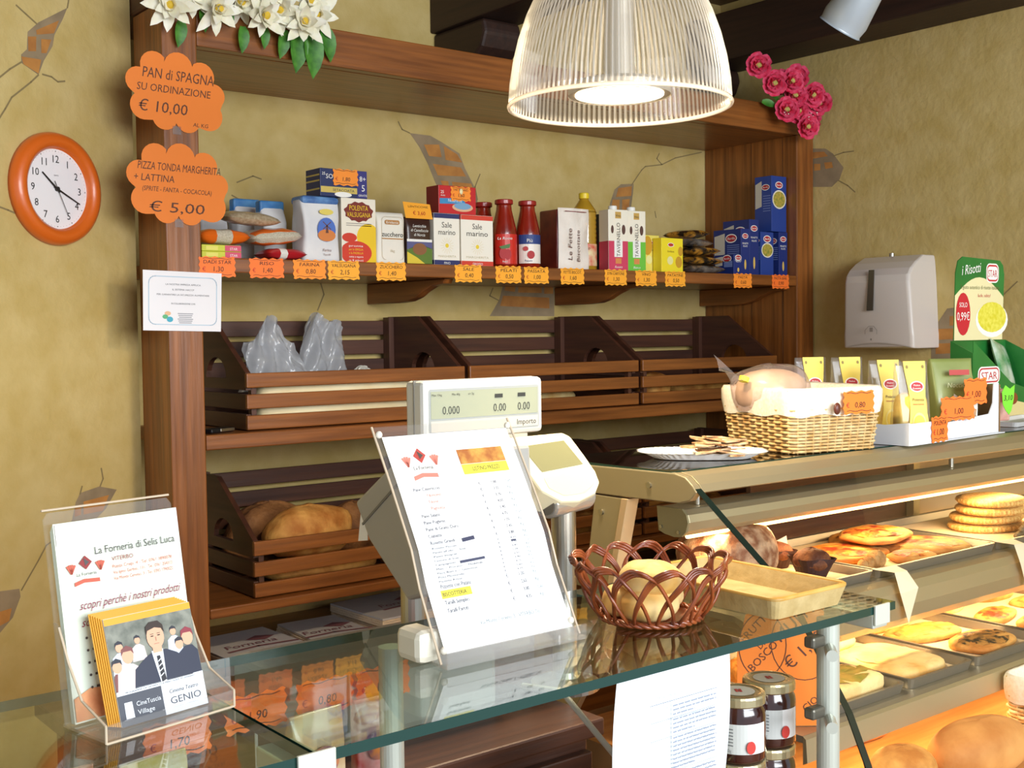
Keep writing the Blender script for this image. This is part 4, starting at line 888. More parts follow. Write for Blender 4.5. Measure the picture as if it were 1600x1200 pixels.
p.poly(F, [(-.034, .153), (-.014, .1545), (-.014, .1595), (-.034, .158)], 5, .001).poly(F, [(-.045, .109), (-.005, .111), (-.005, .1165), (-.045, .115)], 5, .001).rect(F, .044, .1395, .052, .1435, 5, .001)
p.text(F, 'Via Monte Cervino, 3 - VITERBO Tel.', -.04, .022, .0065, 6, w=.1)
p.build('printed_text', [flat('b5443c'), flat('d98070'), flat('4a4540'), mat('bread_picture', '#d9a24a', .6, 0, '#a8622c', 60), flat('efe04a'), flat('3c3f58'), flat('93a0a8')], sh, fix=False)
for u, v in ((-.107, .965), (.107, .965), (-.105, .04), (.104, .05)):
    MB().blob(.005, .004, .005, sheet_pt(u, v, .002), 12, 8).build('corner_stud', mat('stud', '#d8d2c4', .25), pl_, smooth=True)
# ------------------------------------------------------------------ brochure holder
bh = thing('brochure_holder', 'clear acrylic brochure holder at the left end of the glass counter', 'holder', (.402, 1.168, GZ1+.0005), math.radians(11))
def aw(name, b): return b.build(name, ACR, bh)
aw('base', MB().box(0, 0, 0, .155, .085, .003)); aw('front_lip', MB().box(0, .0, .003, .155, .0025, .018))
b = MB(); b.plate(Face((0, .082, .003), (1, 0, 0), (0, .16, 1)), [(0, 0), (.155, 0), (.155, .215), (.15, .222), (.005, .222), (0, .215)], .0025); aw('back_panel', b)
for x in (0, .1525):
    aw('side_panel', MB().prism([(.0026, .0031), (.082, .0031), (.100, .108), (.088, .105), (.07, .070), (.045, .035), (.0026, .020)], 'x', x, x+.0025))
b = MB()
for seg in ([(0, 0, 0), (.155, 0, 0)], [(0, 0, 0), (0, .0, .018)], [(.155, 0, 0), (.155, 0, .018)], [(0, 0, .018), (0, .045, .035), (0, .07, .07), (0, .088, .105)], [(.155, 0, .018), (.155, .045, .035), (.155, .07, .07), (.155, .088, .105)], [(0, .118, .225), (.155, .118, .225)]):
    b.tube(seg, .0013, 6)
b.build('polished_edges', mat('acrylic_edge', '#cbb9a0'), bh)['kind'] = 'stuff'
lf = thing('leaflet_stack', 'stack of pale bakery leaflets standing in the brochure holder', 'leaflet', (.402, 1.168, GZ1+.005), math.radians(11)); lf.scale = (1.03, 1, 1)
FB = Face((.004, .068, 0), (1, 0, 0), (0, .17, 1)); PALEG = mat('leaflet_paper', '#e4ead8', .6, 0, '#d6e2d4', 8)
for k in range(5): MB().plate(Face((.004, .0685+.0016*k, 0), (1, 0, 0), (0, .17, 1)), [(0, 0), (.146, 0), (.146, .210-.002*k), (0, .210-.002*k)], .0011).build('leaflet', PALEG, lf)
p = MB(); F = FB
p.rect(F, .001, .186, .145, .209, 6, .0022).rect(F, .03, .187, .09, .207, 7, .0026)
q = Face(F(0, 0, .0022), F.u, F.v)
p.text(q, 'La Forneria di Selis Luca', .042, .172, .0115, 0, w=.096); logo(p, q, .030, .146, .034, 1, 2, 0)
p.text(q, 'VITERBO', .060, .162, .0065, 1)
for i, s in enumerate(('Piazza Crispi, 4 - Tel. 0761 1890078', 'Via Igino Garbini, 11/i - Tel. 0761 354313', 'Via Monte Cervino, 3 - Tel. 0393 1790022')): p.text(q, s, .060, .154-.0065*i, .0052, 2, w=.072)
p.text(q, 'scopri perchè i nostri prodotti', .018, .116, .013, 3, w=.118, shear=.35).text(q, 'sono irresistibili!!!', .018, .098, .013, 3, w=.078, shear=.35)
for i in range(5): p.ell(q, .022, .086-.013*i, .0014, .0014, 0).rect(q, .027, .085-.013*i, .05, .0875-.013*i, 0)
p.poly(q, [(.001, .002), (.06, .002), (.045, .03), (.02, .034), (.001, .026)], 8)
p.build('leaflet_print', [flat('4a4646'), flat('8c2a2a'), flat('c05a44'), flat('8a3550'), WHITE, WHITE, flat('e8dada'), flat('dfe4ee'), mat('bread_photo', '#e0a070', .6, 0, '#c87a4e', 40)], lf, fix=False)
pc = thing('postcard_stack', 'stack of cinema programme cards with a man in a suit, in the holder', 'postcard', (.402, 1.168, GZ1+.005), math.radians(11)); pc.scale = (1, 1, .87)
for k in range(7): MB().plate(Face((.030-.0013*k, .022+.0022*k, 0), (1, .0, 0), (0, .26, 1)), [(0, 0), (.105, 0), (.105, .128+.001*k), (0, .128+.001*k)], .0012).build('card', flat('e0a02c' if k else 'e9e6de', .4), pc)
F = Face((.030, .0205, 0), (1, 0, 0), (0, .26, 1)); p = MB()
p.rect(F, .0, .120, .105, .128, 0, .0005).rect(F, 0, .040, .105, .120, 1, .0005)
for x, z, k_, hair, body in ((.012, .092, .7, 2, 8), (.034, .096, .55, 2, 9), (.078, .097, .6, 2, 8), (.020, .080, 1.1, 10, 9), (.094, .086, 1.15, 11, 3), (.083, .080, .8, 2, 8), (.006, .070, .9, 2, 10)):
    p.poly(F, [(max(.0005, x-.016*k_), max(.041, z-.045*k_)), (max(.0005, x-.013*k_), z-.016*k_), (x-.004*k_, z-.009*k_), (x+.004*k_, z-.009*k_), (min(.1045, x+.013*k_), z-.016*k_), (min(.1045, x+.016*k_), max(.041, z-.045*k_))], body, .0007+k_*.0002); p.ell(F, x, z, .0062*k_, .0085*k_, 6, .0008+k_*.0002, 14)
    p.poly(F, [(x-.0068*k_, z+.001*k_), (x-.006*k_, z+.008*k_), (x, z+.0115*k_), (x+.006*k_, z+.008*k_), (x+.0068*k_, z+.001*k_), (x+.004*k_, z+.005*k_), (x-.004*k_, z+.005*k_)], hair, .0009+k_*.0002)
p.poly(F, [(.022, .040), (.026, .062), (.040, .073), (.050, .078), (.066, .078), (.078, .071), (.090, .060), (.093, .040)], 3, .0012).poly(F, [(.048, .079), (.062, .079), (.060, .040), (.053, .040)], 4, .0015).poly(F, [(.053, .072), (.057, .072), (.060, .042), (.054, .040)], 5, .0018)
for i in range(4): p.poly(F, [(.0535, .066-.006*i), (.058, .069-.006*i), (.058, .0675-.006*i), (.0535, .0645-.006*i)], 4, .0021)
p.rect(F, .050, .076, .061, .088, 6, .0016).ell(F, .0555, .095, .0105, .0145, 6, .0018).poly(F, [(.0445, .098), (.0455, .109), (.051, .114), (.061, .114), (.066, .108), (.0668, .098), (.064, .104), (.056, .1065), (.047, .104)], 7, .0022)
for x in (.0515, .0595): p.ell(F, x, .0965, .0018, .0007, 7, .0024); p.rect(F, x-.002, .0987, x+.002, .0993, 7, .0024)
p.rect(F, .0525, .0865, .0585, .0872, 12, .0024).rect(F, .0552, .090, .0560, .095, 12, .0023)
p.rect(F, 0, .036, .105, .041, 4, .0012).text(F, 'PROGRAMMA DA GIOVEDI 23 A MERCOLEDI 29 GENNAIO', .052, .0372, .003, 13, .0016, align=.5, w=.085)
p.rect(F, 0, 0, .052, .036, 13, .0008).rect(F, .052, 0, .105, .036, 4, .0008).poly(F, [(.006, .008), (.016, .008), (.0155, .027), (.0065, .027)], 4, .0012).text(F, 'CineTuscia', .020, .020, .0078, 4, .0014, w=.029).text(F, 'Village', .020, .010, .0078, 4, .0014).text(F, 'Cinema Teatro', .060, .024, .0068, 13, .0014, w=.036, shear=.2).text(F, 'GENIO', .060, .011, .012, 13, .0014, w=.038)
p.build('card_print', [flat('e0a02c'), mat('crowd_photo', '#5c6158', .5, 0, '#8a8c80', 60), flat('2b2d38'), flat('2f3446'), flat('dfe4ea'), flat('2a2a30'), flat('d9a98a'), flat('33251e'), flat('c4cad6'), flat('d8c8c4'), flat('7c4a48'), flat('8a3340'), flat('b07a66'), flat('4a4e58')], pc, fix=False)

# ------------------------------------------------------------------ red wicker basket
bk = thing('wicker_basket', 'reddish brown open lattice wicker basket on the glass counter', 'basket', (1.184, 1.180, GZ1+.001))
CANE = mat('red_brown_cane', '#6f3016', .4, 0, '#94491f', 25, coat=.3)
def bprof(t_): return .072+(.112-.072)*t_**.8, .004+.084*t_
b = MB(); NA = 15
for k in range(NA):
    for j in range(3):
        path = []
        for i in range(25):
            s = i/24; t_ = math.sin(PI*s)**.85 if 0 < s < 1 else 0
            r, z = bprof(t_*(1-.035*j)); a = 2*PI*(k/NA)+(s-.5)*1.15+(j-1)*.036*(1-2*abs(s-.5))
            r += .0035*math.sin(4*PI*s*1.5+k*PI)
            path.append((r*math.cos(a), r*math.sin(a), z))
        b.tube(path, .0026, 5)
b.build('woven_strands', CANE, bk, smooth=True)['kind'] = 'stuff'
b = MB()
for j in range(3): b.tube([((.071+.003*math.sin(12*g+2.1*j))*math.cos(g), (.071+.003*math.sin(12*g+2.1*j))*math.sin(g), .005+.0025*math.cos(12*g+2.1*j)) for g in [2*PI*i/96 for i in range(96)]], .003, 6, True)
b.build('braided_foot', CANE, bk, smooth=True)['kind'] = 'stuff'
MB().lathe([(.068, .001), (.068, .004)], 32).build('base', CANE, bk)
for k, (x, y, z, rx, ry, rz) in enumerate(((-.02, -.02, .028, .048, .035, .026), (.035, .015, .03, .042, .034, .026), (-.03, .035, .03, .036, .03, .024), (.0, .0, .066, .055, .038, .022))):
    loaf(['pale roll at the front of the lattice basket', 'pale roll at the right in the lattice basket', 'pale roll at the back of the lattice basket', 'pale roll on top in the lattice basket'][k], (1.184+x*.9, 1.180+y*.9, GZ1+.006+(.036 if k == 3 else 0)), rx*(1.1 if k == 3 else .95), ry*(1.15 if k == 3 else .95), rz, mat('yellow_lit_pale_crust', '#e6b45c', .6, 0, '#f4dc9c', 14), 60+k, .3*k, 'bread_roll')  # yellow light on the rolls is put into their crust colour
# cork-coloured tray
ty = thing('baking_tray', 'tan cork-like rectangular tray on the right end of the glass counter', 'tray', (1.378, 1.185, GZ1+.001))
TANT = mat('tan_tray', '#b59a62', .7, 0, '#c9b07a', 30, bump=.2, bscale=60)
def traymesh(w, d, h, ins, th=.004):
    b = MB(); o0 = rnd_rect(-w/2+ins, -d/2+ins, w/2-ins, d/2-ins, .012); o1 = rnd_rect(-w/2, -d/2, w/2, d/2, .016); i1 = rnd_rect(-w/2+.007, -d/2+.007, w/2-.007, d/2-.007, .012); i0 = rnd_rect(-w/2+ins+.006, -d/2+ins+.006, w/2-ins-.006, d/2-ins-.006, .010)
    n = len(o0); v = [(x, y, 0) for x, y in o0]+[(x, y, h) for x, y in o1]+[(x, y, h) for x, y in i1]+[(x, y, th) for x, y in i0]
    f = [tuple(range(n))]+[(r*n+i, r*n+(i+1) % n, (r+1)*n+(i+1) % n, (r+1)*n+i) for r in range(3) for i in range(n)]+[tuple(3*n+i for i in range(n))]
    return b.add(v, f)
traymesh(.172, .285, .030, .010).build('tray_shell', TANT, ty)
b = MB(); o = rnd_rect(-.083, -.1395, .083, .1395, .014); b.tube([(x, y, .030) for x, y in o], .0035, 6, True); b.build('rolled_rim', mat('tray_rim', '#c08f3c', .5, 0, '#d8ac5a', 20), ty, smooth=True)  # rim coloured yellower than the tray to paint in the light on it
# ------------------------------------------------------------------ ingredient sheets hanging under the glass
hs = thing('ingredient_sheet', 'white ingredient list hanging below the front edge of the glass', 'sheet', (1.095, 1.046, 0))
def hang(zt, L, xo, w, lean): return lambda u, v: ((u-.5)*w+xo+lean*v, .004*math.sin(3*u+4*v), zt-L*v)
MB().grid(hang(1.122, .20, 0, .208, -.012), 12, 10).build('upper_page', mat('blueish_paper', '#eaf4fa', .7), hs, smooth=True)
MB().grid(lambda u, v: ((u-.5)*.20-.018-.01*v, -.006+.004*math.sin(3*u), .975-.22*v), 12, 6).build('lower_page', mat('blueish_paper', '#eaf4fa', .7), hs, smooth=True)
p = MB(); rn = random.Random(5); F = front(-.0075); 
def para(x0, x1, z, n, dz=.0055):
    for i in range(n):
        e = x1 if i < n-1 else x0+(x1-x0)*.5; x = x0
        while x < e:
            wl_ = rn.uniform(.004, .012); p.rect(F, x, z-dz*i, min(x+wl_, e), z-dz*i+.0018, 0, 0); x += wl_+.0015
p.text(F, 'LISTA DEGLI INGREDIENTI', -.02, 1.082, .005, 0, align=.5); p.rect(F, -.055, 1.076, .07, 1.0768, 1, 0)
p.rect(F, -.018, .955, -.0174, 1.076, 1, 0)
for i, (s, z, n) in enumerate((('Pane comune', 1.068, 3), ('Pane casereccio', 1.050, 4), ('Prodotti da forno', 1.026, 8), ('Pizza', .978, 3))):
    p.text(F, s, -.053, z, .0042, 0, 0, w=.03); para(-.014, .068, z, n)
    p.rect(F, -.055, z-.0055*n+.002, .07, z-.0055*n+.0025, 1, 0)
p.text(F, 'Biscotti e dolci', -.062, .938, .0042, 0, .003, w=.03); para(-.022, .06, .94, 9)
p.build('printed_text', [flat('8d96a8'), flat('6a7488')], hs, fix=False)
tag(MB().tube([(1.07, 1.33, 1.03), (1.075, 1.25, 1.04), (1.085, 1.2, 1.0), (1.11, 1.18, .96), (1.15, 1.17, .935), (1.185, 1.205, .90), (1.185, 1.25, .827)], .0045, 8).build('power_cable', mat('grey_cable', '#b0aaa0', .5), smooth=True), 'pale grey cable hanging below the glass beside the sheet', 'cable')
# ------------------------------------------------------------------ jam jars
JAM = mat('jam', '#2a0d0a', .12, 0, '#451610', 20, coat=.9); LID = mat('gold_lid', '#c9bb92', .25, .8)
def jar(label, x, y, z, rz, lab=True):
    t = thing('jam_jar', label, 'jar', (x, y, z), rz, 'jam jars stacked beside the display case'); r = .034; t.scale = (1.18, 1.18, 1.18)
    MB().lathe([(r*.9, 0), (r, .005), (r, .056), (r*.97, .063), (r*.90, .068), (r*.90, .072)], 32).build('glass_jar', JAM, t, smooth=True)
    MB().lathe([(r*.96, .070), (r*.99, .0715), (r*.99, .080), (r*.95, .083), (r*.80, .0835), (r*.78, .0825), (0, .0825)], 32).build('lid', LID, t, smooth=False, bevel=.0008)
    p = MB(); F = Face((0, 0, .0826), (.8, -.6, 0), (.6, .8, 0)); p.ell(F, 0, 0, r*.6, r*.6, 0, .0004).rect(F, -.004, -.006, -.0005, .006, 1, .0008).rect(F, .0005, -.006, .004, .006, 1, .0008)
    p.build('lid_print', [flat('c9c6b4'), flat('b0323a')], t)
    b = MB(); b.grid(lambda u, v: ((r+.0005)*math.cos(-2.62-1.3+2.6*u), (r+.0005)*math.sin(-2.62-1.3+2.6*u), .014+.037*v), 20, 1); b.m = [1 if i > 13 else 0 for i in range(20)]
    L = b.build('paper_label', [flat('c9ccc8', .4), flat('f0f0ee', .4)], t)
    a = -2.62+.62; F = Face(((r+.0022)*math.cos(a), (r+.0022)*math.sin(a), 0), (-math.sin(a), math.cos(a), 0)); p = MB()
    p.ell(F, 0, .023, .006, .008, 0)
    a = -2.62-.25; F = Face(((r+.0022)*math.cos(a), (r+.0022)*math.sin(a), 0), (-math.sin(a), math.cos(a), 0))
    for i in range(6): p.rect(F, -.014, .045-.004*i, .010, .0462-.004*i, 1)
    p.text(F, '230g ℮' if False else '230g', .002, .017, .006, 1, align=.5).build('label_print', [flat('c4362c'), flat('6a6e72')], t)
    return t
js = .0992
jar('jam jar on top of the stack nearest the hanging sheet', 1.316, 1.132, .8225+js, 0); jar('jam jar on top of the stack next to the aluminium post', 1.401, 1.145, .8225+js, .15)
jar('lower jam jar directly under the one nearest the sheet', 1.316, 1.132, .8225, .1); jar('lower jam jar directly under the one next to the post', 1.401, 1.145, .8225, .2); jar('lower jam jar half hidden behind the hanging sheet', 1.232, 1.130, .8225, -.2); jar('lower jam jar furthest back behind the sheet edge', 1.272, 1.212, .8225, -.1)
# bags and tags on the inner shelf
SNK = mat('cream_snack_bag', '#cfbf9a', .3, 0, '#a8703c', 14, coat=.4)
def stand_bag(label, x, y, z, w, h, m, rz=0, tagtxt=None):
    t = thing('biscuit_bag', label, 'bag', (x, y, z), rz, 'biscuit bags under the glass'); bag(t, w, .03, h, m, pinch=.35, seed=int(x*999) % 97, amp=.02, topd=.15)
    p = MB(); F = front(-.002); p.ell(F, 0, h*.4, w*.3, h*.2, 0, .003); p.build('printed_picture', mat('biscuit_picture', '#c87a34', .5, 0, '#6a4a6a', 40), t)
stand_bag('cream biscuit bag with orange picture under the counter joint', .765, 1.385, .9305, .085, .110, SNK, .1)
stand_bag('red and white biscuit bag right of the cream one under the glass', .862, 1.40, .9305, .06, .105, mat('red_white_bag', '#b02a2a', .3, 0, '#e2d8cc', 12, coat=.4), -.1)
stand_bag('yellowish biscuit bag under the left glass pane', .53, 1.36, .9705, .085, .070, mat('yellow_green_bag', '#b8a23a', .3, 0, '#c9b89a', 20, coat=.4), .1)
stand_bag('red biscuit bag at the far left under the glass', .42, 1.37, .9705, .08, .075, mat('dull_red_bag', '#8c3a2c', .3, 0, '#c9a88a', 20, coat=.4), 0)
for i, (x, tx, wh) in enumerate(((.585, '1,70', 'leftmost of the row'), (.695, '1,90', 'second of the row'), (.800, '0,80', 'third of the row'), (.895, '1,50', 'rightmost of the row'))):
    tg = price_tag('orange biscuit price tag under the glass top, %s' % wh, (x, 1.435, 1.022 if i else 1.01), None, tx, .088, .048, ORANGE, 0)
    MB().box(-.002, .001, (.9705 if i == 0 else .9305)-tg.location.z, .002, .003, .02).build('tag_stick', STEEL, tg)
# ------------------------------------------------------------------ display case
XC, XE = 1.604, 3.90
dc = thing('display_case', 'curved glass bakery display case with champagne metal frame and lit shelves', 'display case', (2.75, 1.5, 0))
OX, OY = 2.75, 1.5
def dp(name, b, m, **k):
    b.v = [(x-OX, y-OY, z) for x, y, z in b.v]; return b.build(name, m, dc, **k)
arm = [(1.90, 1.274), (1.533, 1.280), (1.507, 1.275), (1.488, 1.261), (1.478, 1.249), (1.495, 1.232), (1.524, 1.224), (1.70, 1.221), (1.90, 1.219)]
pil = [(1.755, 1.2185), (1.672, 1.2185), (1.700, 1.10), (1.76, .86), (1.86, .70), (1.93, .70), (1.83, .86), (1.775, 1.10)]
for x in (XC, XE-.018):
    dp('end_arm', MB().prism(arm, 'x', x, x+.018), CHAMP, bevel=.002); dp('end_pillar', MB().prism(pil, 'x', x, x+.018), CHAMP, bevel=.002)
dp('pillar_strip', MB().prism([(1.676, 1.2185), (1.658, 1.2185), (1.690, 1.09), (1.75, .85), (1.765, .85), (1.706, 1.09)], 'x', XC-.002, XC+.030), mat('beige_strip', '#c4a579', .5), bevel=.001)
for y, z in ((1.60, 1.252), (1.735, 1.185)):
    b = MB(); b.tube([(XC-.003, y, z), (XC-.0001, y, z)], .006, 14); dp('screw_cap', b, STEEL)
b = MB().box(1.61, 1.548, 1.275, XE-.02, 1.90, 1.2815); b.m = [0, 0, 1, 1, 1, 1]; dp('top_glass', b, [thin('smoked_top_glass', '#9c9890', ior=1.5), GEDGE])
rail = [(1.547, 1.268), (1.546, 1.279), (1.533, 1.2812), (1.507, 1.276), (1.488, 1.262), (1.478, 1.249), (1.484, 1.246), (1.498, 1.256), (1.52, 1.262)]
dp('front_rail', MB().prism(rail, 'x', XC+.0185, XE-.0185), CHAMP, bevel=.001)
can = [(1.604, 1.208), (1.600, 1.163), (1.585, 1.158), (1.560, 1.1545), (1.542, 1.157), (1.531, 1.167), (1.526, 1.184), (1.530, 1.198), (1.541, 1.208)]
dp('light_canopy', MB().prism(can, 'x', XC+.032, XE-.03), CHAMP, bevel=.002, )
dp('canopy_end_cap', MB().prism([((y-1.565)*1.04+1.565, (z-1.182)*1.04+1.182) for y, z in can], 'x', XC+.026, XC+.0315), mat('cap_champagne', '#938a66', .5, .4))
for x in (1.70, 2.6, 3.6): dp('canopy_stub', MB().lathe([(.006, 1.209), (.006, 1.268)], 12, (x, 1.565, 0)), STEEL)
for y, z in ((1.594, 1.170), (1.548, 1.164)):
    b = MB(); b.tube([(XC+.0235, y, z), (XC+.0258, y, z)], .0035, 10); dp('end_cap_screw', b, STEEL)
b = MB(); b.tube([(1.70, 1.592, 1.1425), (XE-.1, 1.592, 1.1425)], .005, 12); dp('lamp_tube', b, mat('warm_tube', '#ffc878', .5, emit=9))
def strip(name, x, y, z, L, power, col=(1, .68, .34)):
    l = bpy.data.lights.new(name, 'AREA'); l.shape = 'RECTANGLE'; l.size = L; l.size_y = .02; l.energy = power; l.color = col
    o = bpy.data.objects.new(name, l); COL.objects.link(o); o.location = (x, y, z); return o
strip('case_tube_light', 2.75, 1.592, 1.134, 2.1, 6)
strip('case_lower_tube_light', 2.75, 1.45, .990, 2.1, 7.5)
strip('case_bottom_tube_light', 2.75, 1.30, .815, 2.1, 4.5)
GC = [(1.478, 1.249), (1.3985, 1.188), (1.319, 1.1276), (1.253, 1.064), (1.194, .978), (1.151, .916), (1.115, .839), (1.090, .76), (1.078, .70)]
b = MB(); b.grid(lambda u, v: (XC+.019+(XE-XC-.04)*u, GC[round(v*8)][0], GC[round(v*8)][1]), 1, 8); dp('front_glass', b, thin('case_glass', '#fcfdfb', ior=1.35), smooth=True, fix=False)
b = MB()
for i in range(8):
    (y0, z0), (y1, z1) = GC[i], GC[i+1]; b.add([(XC+.002, y0, z0), (XC+.018, y0, z0), (XC+.018, y1, z1), (XC+.002, y1, z1), (XC+.002, y0+.005, z0+.006), (XC+.018, y0+.005, z0+.006), (XC+.018, y1+.005, z1+.006), (XC+.002, y1+.005, z1+.006)], [(0, 1, 2, 3), (4, 7, 6, 5), (0, 3, 7, 4), (1, 5, 6, 2)])
dp('glass_edge', b, mat('dark_glass_edge', '#14201c', .2), weld=True)
# shelves inside
SZ = 1.020
dp('upper_shelf', MB().box(XC+.05, 1.432, SZ-.012, XE-.03, 1.88, SZ), mat('shelf_steel', '#a39a86', .35, .7))
ap = [(1.4315, 1.020), (1.412, 1.014), (1.400, .998), (1.396, .97), (1.400, .942), (1.412, .925), (1.418, .928), (1.408, .945), (1.404, .97), (1.408, .995), (1.4315, 1.010)]
dp('shelf_apron', MB().prism(ap, 'x', XC+.05, XE-.03), CHAMP)
DZ_ = .845
for y, z in ((1.45, .999), (1.30, .824)):
    b = MB(); b.tube([(1.70, y, z), (XE-.1, y, z)], .006, 10); dp('lamp_tube', b, MATS['warm_tube'])
dp('lower_deck', MB().box(XC+.03, 1.262, DZ_-.012, XE-.03, 1.90, DZ_), mat('shelf_steel', '#a39a86'))
dp('deck_apron', MB().prism([(1.2615, DZ_), (1.255, DZ_-.005), (1.252, DZ_-.045), (1.2615, DZ_-.05)], 'x', XC+.03, XE-.03), CHAMP)
dp('base_cabinet', MB().box(XC+.03, 1.082, 0, XE-.03, 1.95, .692), mat('case_base', '#8a6a4a', .5))
dp('base_shelf', MB().box(XC+.03, 1.083, .6925, XE-.03, 1.90, .70), wood('light_pine', '#b8783c', '#d39a58', 'x', .45, .1))
for x0, x1, y, mm in ((2.28, 3.02, 1.92, DX), (2.98, XE-.03, 1.945, mat('beige_door', '#b09a78', .5))): dp('sliding_door', MB().box(x0, y, .705, x1, y+.015, 1.215), mm, bevel=.002)
dp('door_post', MB().box(2.955, 1.895, .705, 2.985, 1.918, 1.215), CHAMP)
# ------------------------------------------------------------------ trays and food
TRAYM = mat('baking_steel', '#a09a90', .35, .8)
def sheet_tray(label, x0, x1, y0, y1, z, h=.020):
    t = thing('sheet_tray', label, 'tray', ((x0+x1)/2, (y0+y1)/2, z), 0, 'steel trays in the display case')
    w, d = x1-x0, y1-y0
    traymesh(w, d, h, .006, .003).build('tray_shell', TRAYM, t); MB().box(-w/2+.02, -d/2+.02, .0032, w/2-.02, d/2-.02, .0042).build('parchment', mat('parchment', '#e2c9a0', .7), t)
    return t
sheet_tray('steel tray with round loaf and muffin, upper shelf left end', 1.70, 2.115, 1.445, 1.80, SZ+.0005)
sheet_tray('steel tray with red pizzas in the middle of the upper shelf', 2.125, 2.60, 1.445, 1.80, SZ+.0005)
sheet_tray('steel tray with crimped pies, upper shelf right', 2.61, 3.10, 1.445, 1.80, SZ+.0005)
sheet_tray('steel tray with thick focaccia at the left of the lower deck', 1.725, 1.985, 1.285, 1.66, DZ_+.0005)
sheet_tray('steel tray with pale flat focaccia, second on the lower deck', 2.000, 2.225, 1.285, 1.66, DZ_+.0005)
sheet_tray('steel tray with olive pizza, third on the lower deck', 2.240, 2.52, 1.285, 1.66, DZ_+.0005)
sheet_tray('steel tray with thin red flatbreads, right of the lower deck', 2.535, 2.95, 1.285, 1.66, DZ_+.0005)
zt = SZ+.0048
loaf('large round floury dark loaf at the left of the upper display shelf', (1.875, 1.640, zt), .115, .10, .075, FLOURY, 21, .2, amp=.025)
def muffin(label, x, y, z, r):
    t = thing('muffin', label, 'muffin', (x, y, z))
    b = MB(); b.lathe([(r*.62, 0), (r*.9, r*.75), (r*1.0, r*1.05)], 28, ripple=lambda g, j: 1+.05*j*math.sin(14*g)+.10*j*math.sin(4*g), caps=False); b.lathe([(0, .001), (r*.62, .001)], 28, caps=False); b.build('paper_cup', mat('brown_paper_cup', '#3b1d16', .7), t)
    MB().blob(r*.92, r*.92, r*.62, (0, 0, r*.85), 22, 12, 1, .06, 5).build('muffin_top', bread_mat('dark_cake', '#5a2c12', '#8f5222', 14, .5), t, smooth=True)
muffin('dark chocolate muffin in brown paper cup on the upper display shelf', 2.012, 1.53, zt, .044)
muffin('second muffin half hidden behind the dark chocolate one', 2.055, 1.655, zt, .038)
def croissant(label, x, y, z, s, rz):
    t = thing('croissant', label, 'pastry', (x, y, z), rz)
    m_ = bread_mat('croissant_crust', '#9a6a34', '#d3a566', 18, .4)
    for i in range(7):
        a = -1.05+2.1*i/6; r = s*(.42-.055*abs(i-3)); MB().blob(s*.24, r, r*.95, (math.sin(a)*s, s*.6*(1-math.cos(a)), r*.93), 16, 10, .9, .05, i, None, rotz=a).build('roll_segment', m_, t, smooth=True)
croissant('croissant at the front of the upper display shelf', 2.205, 1.505, zt, .050, .3)
def slab(label, x, y, z, rx, ry, h, m, seed, rz=0, name='pizza', cat='pizza', top=None, pw=.75, amp=.05, tilt=0):
    t = thing(name, label, cat, (x, y, z), rz); t.rotation_euler = (tilt, 0, rz)
    MB().blob(rx, ry, h, (0, 0, h*.5), 30, 12, pw, amp, seed, -h*.5).build('crust', m, t, smooth=True)
    if top:
        rn = random.Random(seed); b = MB()
        n = 40
        def f(u, v):
            g = 2*PI*u; r = v*.88*(1+.05*math.sin(5*g+seed)); return (rx*r*math.cos(g), ry*r*math.sin(g), h*.56+h*max(0., 1-r**(2/pw))**(pw/2)+h*.14*math.sin(9*g+7*v)*math.sin(13*v+3*g)*v)
        b.grid(f, n, 6); b.build('topping', top, t, smooth=True, fix=False)
    return t
TOMT = mat('tomato_topping', '#8f2c10', .45, 0, '#d2822e', 30, bump=1, bscale=45, detail=9, lo=.42, hi=.6); OLV = mat('olive_topping', '#b07a3a', .45, 0, '#33261a', 45, bump=1, bscale=50, lo=.48, hi=.56); CHZ = mat('cheese_topping', '#dfa545', .5, 0, '#a8622a', 30, bump=.8, bscale=45, detail=9, lo=.42, hi=.66)
PZ = [(2.255, 1.630, .105, .078, 0, .1, 'large tomato pizza at the left of the pizza tray'), (2.475, 1.560, .105, .085, 0, -.1, 'large tomato pizza at the front right of the pizza tray'), (2.470, 1.715, .105, .060, 0, .0, 'tomato pizza at the back right of the pizza tray'), (2.335, 1.500, .055, .040, 0, -.3, 'small tomato pizza at the front edge of the pizza tray'), (2.395, 1.640, .105, .068, .025, .2, 'tomato pizza lying across the top of the others')]
for k, (x, y, rx, ry, dz, rz, lb) in enumerate(PZ): slab(lb, x, y, zt+dz, rx*1.04, ry*1.04, .014, CRUST, 30+k, rz, top=TOMT, amp=.09)
def pie(label, x, y, z, rx, ry, rz):
    t = thing('crimped_pie', label, 'pastry', (x, y, z), rz); m_ = bread_mat('pie_crust', '#c98a3c', '#e8c070', 12, .2)
    MB().lathe([(.92, 0), (1.0, .008), (.97, .014), (.8, .017), (0, .019)], 120, ripple=lambda g, j: 1+(.022*math.sin(40*g) if j in (0, 1, 2) else 0)).build('crust', m_, t, smooth=True); t.scale = (rx, ry, 1)
for k in range(4): pie(['crimped pie at the bottom of the right stack', 'crimped pie second from the bottom of the right stack', 'crimped pie third in the right stack', 'crimped pie on top of the right stack'][k], 2.86+.01*k, 1.62+.006*(k % 2), zt+.0205*k, .12-.004*k, .085, .1*k)
